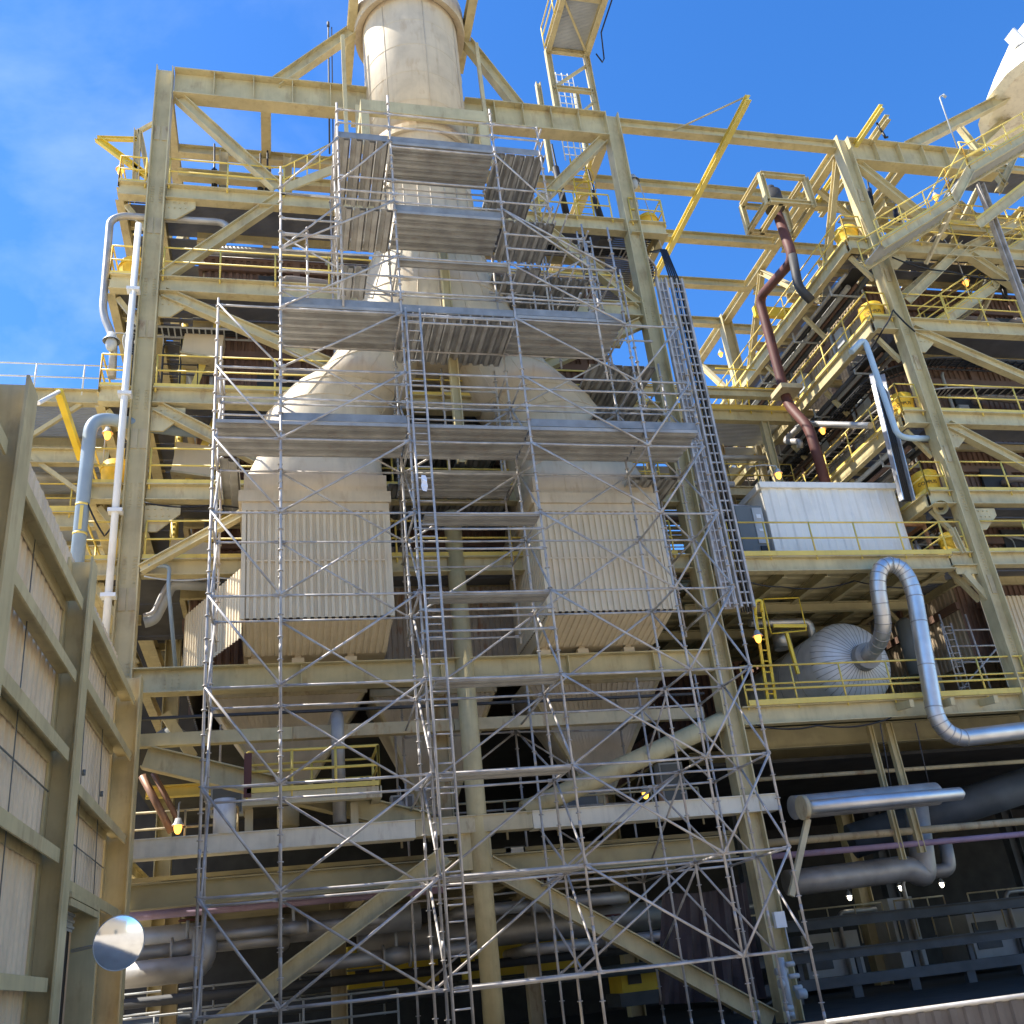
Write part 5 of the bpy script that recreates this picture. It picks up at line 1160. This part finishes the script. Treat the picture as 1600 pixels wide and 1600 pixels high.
solo('storage_bottle', MB().tube([(-1.15, 23.95, 5.22), (-1.15, 23.95, 6.0)], .25, 18), WHITE, 'short fat white pipe stub left of the yellow-railed platform', 'pipe')

q0, q1 = at(222, 1212, Y=25.0), at(268, 1300, Y=25.0)
solo('brown_pipe', MB().tube([q0, q1], .09, 10).tube([q0+V((.25, 0, .05)), q1+V((.25, 0, .05))], .07, 10), mat('copper_pipe', (0.30, 0.17, 0.11), 0.45, .3, var=.2), 'pair of copper-brown pipes slanting down behind the left column foot', 'pipe')
solo('yellow_beam', MB().ibeam((-3.2, 26.5, 6.75), (0, 26.5, 6.75), .3, .2), YEL, 'dim yellow beam behind the left brace under the hoppers', 'beam')
solo('upright_vessel', MB().tube([(-2.6, 26, 7.5), (-2.6, 26, 8.1), (-2.6, 26, 8.3)], [.4, .4, .1], 16), GREY, 'dark upright vessel under the main girder at left', 'vessel')
solo('raking_post', MB().bar((-2.7, 25.2, 8.4), (-2.0, 25.2, 7.3), .25, .2), CREAM, 'tan raking post just under the main girder at left', 'post')
for i, (x, z, w__, h__) in enumerate(((-1.6, 6.0, .8, 1.0), (2.9, 5.3, .6, .9), (7.6, 5.4, .9, .8), (10.4, 5.5, .7, 1.1))):
    t = thing('control_box', ['grey control box behind the left scaffold bay', 'grey control box beside the center column', 'grey control box under the right hopper', 'grey control box by the lower right column'][i], 'cabinet', (x, 26.2, z), 'control boxes under the hoppers')
    obj('cabinet', MB().box(x, x+w__, 26.0, 26.4, z, z+h__), GREYL, t); obj('door', MB().box(x+.05, x+w__-.05, 25.98, 26.0, z+.05, z+h__-.05), GREY, t)
    obj('conduit', MB().tube([(x+.2, 26.1, z+h__), (x+.2, 26.1, 8.3)], .03, 6), GALV, t)
for i, (x, y, z, r__) in enumerate(((-2.0, 25.6, 3.0, .2), (0.4, 25.4, 3.2, .16), (2.9, 26.4, 2.4, .22), (6.6, 25.6, 3.2, .2), (8.4, 25.8, 2.2, .18))):
    nm = ['left of the mirror pipe', 'left scaffold foot', 'ladder foot', 'center column foot', 'tarpaulin', 'fat grey pipe', 'right edge hall'][i]
    t = thing('valve', 'flanged valve with handwheel low near the '+nm, 'valve', (x, y, z), 'valves in the lower level')
    obj('pipe', MB().tube([(x-2.2, y+3, z), (x-2.2, y+.3, z), (x-1.9, y, z), (x-.35, y, z)], r__*.75, 12).tube([(x+.35, y, z), (x+1.9, y, z), (x+2.2, y+.3, z), (x+2.2, y+3, z)], r__*.75, 12), SILVD, t)
    obj('body', MB().tube([(x-.35, y, z), (x-.3, y, z), (x-.3, y, z), (x, y, z), (x+.3, y, z), (x+.3, y, z), (x+.35, y, z)], [r__*1.3, r__*1.3, r__*.8, r__, r__*.8, r__*1.3, r__*1.3], 14), SILVD, t)
    obj('stem', MB().tube([(x, y, z), (x, y, z+.6)], .04, 8), GREYL, t)
    obj('handwheel', MB().tube([(x+.2*math.cos(a*math.pi/8), y+.2*math.sin(a*math.pi/8), z+.6) for a in range(17)], .02, 6, cap=False).tube([(x-.2, y, z+.6), (x+.2, y, z+.6)], .015, 6), RUSTP, t)
# ================================================================== LOWER INTERIOR
def xpipe(y, z, x0, x1, r_, m_, label, drop=None):
    pts = [(x0, y, z), (x1, y, z)]
    if drop: pts = bend(pts+[(x1, y, z+drop)], r_*2.2)
    return solo('pipe', MB().tube(pts, r_, 14), m_, label, 'pipe')
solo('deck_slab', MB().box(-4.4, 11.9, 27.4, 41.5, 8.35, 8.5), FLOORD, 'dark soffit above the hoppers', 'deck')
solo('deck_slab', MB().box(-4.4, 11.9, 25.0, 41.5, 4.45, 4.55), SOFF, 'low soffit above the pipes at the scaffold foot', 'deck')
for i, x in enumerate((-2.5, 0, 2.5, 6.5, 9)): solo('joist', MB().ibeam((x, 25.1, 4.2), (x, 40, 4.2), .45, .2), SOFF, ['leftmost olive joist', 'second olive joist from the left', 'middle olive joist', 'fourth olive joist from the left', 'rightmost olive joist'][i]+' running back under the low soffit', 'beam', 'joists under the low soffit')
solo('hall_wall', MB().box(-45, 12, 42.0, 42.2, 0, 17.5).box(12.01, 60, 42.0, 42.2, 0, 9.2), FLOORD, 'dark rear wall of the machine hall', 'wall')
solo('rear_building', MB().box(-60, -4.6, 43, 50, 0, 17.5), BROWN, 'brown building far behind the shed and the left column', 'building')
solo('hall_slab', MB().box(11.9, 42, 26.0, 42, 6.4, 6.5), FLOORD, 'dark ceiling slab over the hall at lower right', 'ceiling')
xpipe(26.2, 3.25, -3.2, 3.5, .33, SILVD, 'big dusty lagged pipe crossing behind the scaffold foot, upper of two at left')
xpipe(25.4, 2.55, -3.4, -1.6, .28, SILVD, 'lagged pipe with upturned elbow at the left scaffold foot', .8)
xpipe(27, 2.75, 2.0, 11.5, .36, SILVD, 'big lagged pipe crossing low behind the center column')
xpipe(25.2, 3.75, -3.3, 4, .1, PURP, 'thin lilac pipe low at the left scaffold foot')
xpipe(25.8, 4.0, -3.0, 11.5, .1, CREAM2, 'cream pipe hung under the low soffit behind the scaffold')
xpipe(25.1, 4.15, 12.6, 34, .1, CREAM2, 'long cream pipe crossing the lower right opening')
xpipe(25.0, 3.8, 12.6, 34, .08, PURP, 'long lilac pipe crossing the lower right opening')
xpipe(25.6, 5.9, 12.8, 22.4, .06, CREAM2, 'thin cream rail pipe under the tank platform')
xpipe(28, 2.0, -4, 11, .12, DARK, 'dark low pipe across the machine hall behind the scaffold')
xpipe(29, 1.5, -4, 12, .15, BLUED, 'blue-grey low pipe across the machine hall behind the scaffold')
hd = thing('header_duct', 'silver lagged twin header duct hanging in the lower right opening', 'duct', at(1380, 1245, Y=22.8))
a, c = at(1255, 1262, Y=23.2), at(1500, 1240, Y=23.2)
obj('pipe_run', MB().tube([at(1240, 1262, Y=23.6), at(1462, 1240, Y=23.9), at(1475, 1243, Y=23.9)], [.3, .3, .1], 18), SILVD, hd)
obj('pipe_run', MB().tube([a, c, c+V((.12, 0, 0))], [.17, .17, .06], 16), SILV, hd)
obj('flange', MB().tube([a-V((.06, 0, 0)), a+V((.06, 0, 0))], .3, 18), CREAM2, hd)
obj('hanger', MB().tube([at(1393, 1232, Y=23.9), at(1375, 1130, Y=23.9)], .015, 6).tube([at(1452, 1228, Y=23.9), at(1430, 1130, Y=23.9)], .015, 6), DARK, hd)
solo('large_pipe', MB().tube(bend([at(1230, 1380, Y=26), at(1330, 1368, Y=26), at(1420, 1356, Y=26), at(1445, 1370, Y=26), at(1428, 1235, Y=26)], .6, 6), .34, 18), SILVD, 'fat grey lagged pipe turning up under the header duct', 'pipe')
solo('large_pipe', MB().tube(bend([at(1450, 1362, Y=27), at(1485, 1360, Y=27), at(1475, 1310, Y=27)], .3, 5), .2, 14), SILVD, 'smaller lagged elbow right of the fat grey pipe', 'pipe')
solo('large_pipe', MB().tube([at(1330, 1315, Y=28), at(1640, 1215, Y=26)], .5, 18), BLUED, 'broad dark blue-grey duct rising to the right edge', 'duct')
for i, (a, c) in enumerate((((1358, 1135), (1411, 1343)), ((1386, 1130), (1441, 1332)))):
    solo('hanging_post', MB().ibeam(at(*a, Y=25.0), at(*c, Y=25.0), .2 if i else .14, .16, (1, 0, 0)), CREAM, ['slim cream hanging post, left of the pair under the tank platform', 'broader cream hanging post, right of the pair under the tank platform'][i], 'post', 'hanging posts under the tank platform')
tb = MB(); A = [at(x, y, Y=25.6) for x, y in ((1035, 1395), (1165, 1378), (1195, 1560), (1030, 1570))]
n = 26
for i in range(n):
    for j in range(10):
        def P(i_, j_):
            u_, v_ = i_/n, j_/10; p = A[0].lerp(A[1], u_).lerp(A[3].lerp(A[2], u_), v_); p = p.copy(); p.y += .09*math.sin(i_*1.25+v_*3)*(.4+v_)+.04*math.sin(i_*3.1); p.z -= .12*math.sin(u_*math.pi)*(1-v_); return p
        tb.add([P(i, j), P(i+1, j), P(i+1, j+1), P(i, j+1)], [(0, 1, 2, 3)], True)
solo('tarpaulin', tb, TARP, 'creased dark brown tarpaulin hanging behind the lower right scaffold', 'tarpaulin')
for i, (x0_, x1_, z0_, z1_, y_) in enumerate(((5.3, 8.6, 1.7, 3.0, 30), (2.0, 4.6, 1.75, 2.9, 31), (9.6, 11.0, .9, 1.6, 29.5))):
    t = thing('yellow_housing', ['large yellow machine housing in the dark behind the center column', 'yellow machine housing left of the center column', 'small yellow housing low by the tarpaulin'][i], 'machine housing', ((x0_+x1_)/2, y_, z0_), 'yellow housings in the hall')
    obj('body', MB().box(x0_, x1_, y_, y_+1.2, z0_, z1_), YELD, t); obj('base', MB().box(x0_-.1, x1_+.1, y_-.02, y_+1.3, z0_-.35, z0_), BLUED, t)
    obj('cover_plate', MB().box(x0_+.2, x0_+.6, y_-.03, y_, z0_+.2, z0_+.5), DARK, t)
for i, (x, w__, h__) in enumerate(((14.2, 1.2, 2.4), (17.8, 2.2, 1.9), (21.5, 1.0, 2.8), (24.5, 2.6, 2.0))):
    t = thing('machine', ['dim tall machine cabinet nearest the scaffold in the hall', 'dim broad machine in the hall below the fat grey pipe', 'dim slender machine cabinet in the hall', 'dim broad machine at the right side of the hall'][i], 'machine', (x, 35, 0), 'machines in the dark hall')
    obj('body', MB().box(x, x+w__, 34, 36, .2, h__), GREYL, t); obj('panel', MB().box(x+.15, x+w__*.45, 33.96, 34, h__*.4, h__*.85), BLUED, t)
    obj('pipe', MB().tube(bend([(x+w__*.7, 33.9, .4), (x+w__*.7, 33.9, h__+.6), (x+w__+.9, 33.9, h__+.6)], .3), .08, 8), SILVD, t)
    r_ = MB(); rail_into(r_, (x-.4, 33), (x+w__+.6, 33), 1.6, 3); obj('guardrail', r_, CREAM2, t)
mc_ = thing('machine_skid', 'dark blue-grey steel skid with stub posts in the hall at lower right', 'machine skid', (20, 30, 0))
b = MB().ibeam((12.8, 30, 1.25), (34, 30, 1.25), .3, .25).box(12.8, 34, 29.8, 30.1, .35, .65).ibeam((12.8, 32.5, 2.2), (34, 32.5, 2.2), .35, .3)
obj('skid_beam', b, BLUED, mc_)
b = MB()
for x in range(13, 34, 2): b.box(x, x+.3, 29.85, 30.05, -.0, .35).box(x+.4, x+.55, 30, 30.1, .65, 1.1)
b.bar((14, 29.9, .1), (15.3, 29.9, .6), .06, .06).bar((14, 29.9, .6), (15.3, 29.9, .1), .06, .06)
obj('stub_post', b, BLUED, mc_)
for i, x in enumerate((17.2, 23.0, 29.0)): solo('hall_column', MB().ibeam((x, 36, 0), (x, 36, 6.4), .5, .4, (1, 0, 0)), BLUED, ['dim hall column nearest the scaffold', 'dim hall column in the middle of the lower right', 'dim hall column at the right edge'][i], 'column', 'columns in the dark hall')
for i, x in enumerate((-2.6, 1.6, 6.8)): solo('inner_column', MB().ibeam((x, 28.5, 0), (x, 28.5, 4.4), .4, .35, (1, 0, 0)), CREAM2, ['shaded cream inner column behind the mirror', 'shaded cream inner column left of the center column', 'shaded cream inner column right of the center column'][i], 'column', 'inner columns under the soffit')
rl = MB()
for y_, z_ in ((27.5, .6), (31, 1.2)): rail_into(rl, (-4, y_), (3, y_), z_, 6)
solo('inner_guardrail', rl, GREYL, 'dim grey guardrails in the hall behind the left scaffold foot', 'guardrail')
rl = MB(); rail_into(rl, (3.0, 25.0), (11.0, 25.0), 4.9, 6, h=.8); rail_into(rl, (-3.3, 25), (-.9, 25), 5.2, 2, h=.8)
solo('inner_guardrail', rl, CREAM2, 'cream guardrail on the beam below the hoppers', 'guardrail')
tag(obj('hall_shade_floor', MB().box(-4.3, 45, 23.2, 41.9, 0.004, 0.02), FLOORD), 'dark sheet on the ground standing in for the shade of the machine hall', kind='structure')  # near-black slab over the concrete; the hall's shade is put in its colour
# low barrier at the bottom right
lb = thing('low_barrier', 'low weathered corrugated barrier along the bottom right corner', 'barrier', (11, 16.2, 0))
obj('sheet', MB().corr((8.6, 16.2, 0), (1, 0, 0), (0, 0, 1), (0, -1, 0), 16, .43, .3, .04).box(8.6, 24.6, 16.22, 17.4, 0, .42), BARR, lb)
obj('top_rail', MB().tube([(8.6, 16.2, .47), (24.6, 16.2, .47)], .045, 8), SILVD, lb)
# right column switch gear
sw = thing('junction_box', 'small white junction box on the lower right column', 'junction box', at(1218, 1437, Y=23.6))
q = at(1218, 1437, Y=23.62); obj('box', MB().box(q.x-.14, q.x+.14, q.y-.06, q.y+.06, q.z-.18, q.z+.18), WHITE, sw); obj('conduit', MB().tube([(q.x+.1, q.y, q.z-.18), (q.x+.12, q.y, q.z-1.0)], .02, 6), GREYL, sw)
vg = MB(); q = at(1228, 1540, Y=23.4)
for i in range(9): a = q+V((random.uniform(-.25, .25), random.uniform(-.1, .1), -.6+i*.13)); vg.tube([a, a+V((random.uniform(.1, .3), 0, 0))], random.uniform(.05, .11), 10)
vg.tube([q+V((0, 0, -.7)), q+V((0, 0, .6))], .08, 10); solo('valve_group', vg, GREYL, 'cluster of grey valves at the foot of the lower right column', 'valves')
solo('brace_post', MB().bar(at(1262, 1280, Y=23.4), at(1236, 1400, Y=23.4), .14, .12), CREAM2, 'short slanting cream post under the header duct flange', 'post')
fx = thing('light_fixture', 'small rectangular light fixture under the soffit right of the center column', 'light fixture', at(805, 1330, Y=25))
q = at(806, 1332, Y=25); obj('housing', MB().box(q.x-.25, q.x+.25, q.y, q.y+.3, q.z-.15, q.z+.15), GREY, fx); obj('lens', MB().box(q.x-.12, q.x+.2, q.y-.02, q.y, q.z-.12, q.z+.12), WHITE, fx)

# ================================================================== RIGHT HAND STAIR AND STACK
rs = thing('outside_stair', 'cream stair and landings with yellow rails climbing across the right frame', 'stair', at(1390, 375, Y=22.3))
near = [at(x, y, Y=22.3) for x, y in ((1378, 383), (1490, 314), (1516, 264), (1640, 192))]
far = [p+V((0.0, 1.1, 0)) for p in near]
for ln in (near, far):
    b = MB()
    for a, c in zip(ln, ln[1:]): b.ibeam(a, c, .34, .16)
    obj('stringer', b, CREAM, rs)
b = MB()
for (a, c), (a2, c2) in zip(zip(near, near[1:]), zip(far, far[1:])):
    n = int((c-a).length/.26)
    for i in range(n):
        p, p2 = a.lerp(c, (i+.5)/n), a2.lerp(c2, (i+.5)/n); b.frame((p+p2)/2, V((.14, 0, 0)), (p2-p)/2*.9, V((0, 0, .02)))
obj('tread', b, GREYL, rs)
b = MB()
for ln in (near, far):
    for h in (.55, 1.1):
        for a, c in zip(ln, ln[1:]): b.tube([a+V((0, 0, h)), c+V((0, 0, h))], .028, 6)
    for a, c in zip(ln, ln[1:]):
        n = max(1, int((c-a).length/1.3))
        for i in range(n+1): p = a.lerp(c, i/n); b.tube([p, p+V((0, 0, 1.1))], .025, 6)
obj('handrail', b, YEL, rs)
b = MB()
for a, c in ((near[0], near[1]), (near[2], near[3])): b.bar(a+V((0, -.02, .22)), c+V((0, -.02, .22)), .13, .02)
obj('toe_plate', b, YEL, rs)
b = MB()
for i in (1, 2): b.bar(near[i]+V((0, .1, -.15)), far[i]+V((-.6, .5, -1.6)), .12, .1)
obj('knee_brace', b, CREAM2, rs)
inner = copy_tree(rs); inner.location = rs.location+V((2.3, 1.9, -2.2)); tag(inner, 'lower inner stair with yellow rails half hidden behind the outside stair', 'stair')
s2_ = [at(x, y, Y=23.2) for x, y in ((1528, 352), (1600, 296), (1680, 232))]
us = thing('upper_landing', 'second cream stringer with yellow toe plate at the right edge under the stair', 'stair', s2_[0])
b = MB()
for a, c in zip(s2_, s2_[1:]): b.ibeam(a, c, .34, .16)
obj('stringer', b, CREAM, us); b = MB()
for a, c in zip(s2_, s2_[1:]): b.bar(a+V((0, -.05, .25)), c+V((0, -.05, .25)), .12, .02)
obj('toe_plate', b, YEL, us)
solo('cable_ladder', MB().bar(at(1527, 288, Y=23.5), at(1605, 500, Y=23.5), .05, .2).bar(at(1535, 288, Y=23.4), at(1613, 500, Y=23.4), .05, .2), GALV, 'galvanised vertical cable ladder at the upper right edge', 'cable ladder')
ol = thing('outer_walkway', 'grated landing with yellow rails behind the right-hand stair', 'walkway', (27, 25, 26.2), 'upper right walkways')
obj('grating', slats(MB(), 25.2, 36, 24.6, 25.8, 26.2, .07, .035, along='x', t=.04), GRATE, ol); obj('edge_beam', MB().ibeam((25.2, 24.5, 26.05), (36, 24.5, 26.05), .3, .16), CREAM, ol)
r_ = MB(); rail_into(r_, (25.2, 24.45), (36, 24.45), 26.2); rail_into(r_, (25.2, 24.45), (25.2, 25.8), 26.2, 1); obj('guardrail', r_, YEL, ol); obj('toe_plate', MB().box(25.2, 36, 24.36, 24.38, 26.2, 26.34), YEL, ol)
ol = thing('outer_walkway', 'higher grated landing with yellow rails beside the conical stack head', 'walkway', (29, 26, 29.8), 'upper right walkways')
obj('grating', slats(MB(), 27.6, 36, 24.8, 26.2, 29.95, .07, .035, along='x', t=.04), GRATE, ol); obj('edge_beam', MB().ibeam((27.6, 24.7, 29.8), (36, 24.7, 29.8), .3, .16), CREAM, ol)
r_ = MB(); rail_into(r_, (27.6, 24.65), (36, 24.65), 29.95); obj('guardrail', r_, YEL, ol)
for i, (px, py0, py1) in enumerate(((1352, 262, 330), (1392, 300, 352), (1420, 395, 440), (1560, 410, 470))):
    a, b = at(px, py0, Y=25.8), at(px+12, py1, Y=25.8); solo('spring_hanger', MB().tube([a, b], .035, 8).tube([a.lerp(b, .5), b], .1, 10), BLACK, ['black hanger just right of the right frame column head', 'black hanger under the stair of the right frame', 'black hanger below the stair foot', 'black hanger at the right edge below the stair'][i], 'pipe hanger', 'black hangers on the right frame')
cg = thing('cage_ladder', 'pale caged ladder rising behind the right-hand stair', 'ladder', (30, 24.9, 24.6)); b = MB()
for x in (29.4, 29.9): b.tube([(x, 24.9, 21.1), (x, 24.9, 27.3)], .03, 6)
for i in range(20): b.tube([(29.4, 24.9, 21.3+i*.3), (29.9, 24.9, 21.3+i*.3)], .018, 6)
for i in range(6): b.tube([(29.65+.38*math.cos(a*math.pi/8), 24.85-.6*math.sin(a*math.pi/8), 22.5+i*.9) for a in range(9)], .018, 6)
for a in (1, 3, 5, 7): b.tube([(29.65+.38*math.cos(a*math.pi/8), 24.85-.6*math.sin(a*math.pi/8), 22.5) , (29.65+.38*math.cos(a*math.pi/8), 24.85-.6*math.sin(a*math.pi/8), 27.0)], .014, 6)
obj('ladder_frame', b, WHITE, cg)
s3 = thing('exhaust_stack', 'sunlit cream conical stack head cut by the right edge', 'stack', (34.6, 25, 28))
obj('shell', MB().loft([circ(34.9, 25.0, z, r, 16) for z, r in ((35.0, 3.3), (35.2, 3.7), (36.5, 2.9), (37.7, 2.1), (39.1, 1.15), (39.9, 0.4), (40, .02))], smooth=False, cap=True).tube([(35.8, 25, 28), (35.8, 25, 35.1)], 1.0, 16), WCREAM, s3)
obj('vent_plate', MB().frame((32.35, 24.1, 37.4), V((.05, 0, .03)), V((0, .3, 0)), V((-.15, 0, .3))), WHITE, s3)
solo('swan_neck_lamp', MB().tube(bend([at(1497, 235, Y=25), at(1468, 152, Y=25), at(1475, 147, Y=25)], .1), .03, 6).tube([at(1473, 148, Y=25), at(1478, 152, Y=25)], .06, 6), GREYL, 'thin swan-neck lamp pole above the right top girder', 'lamp post')
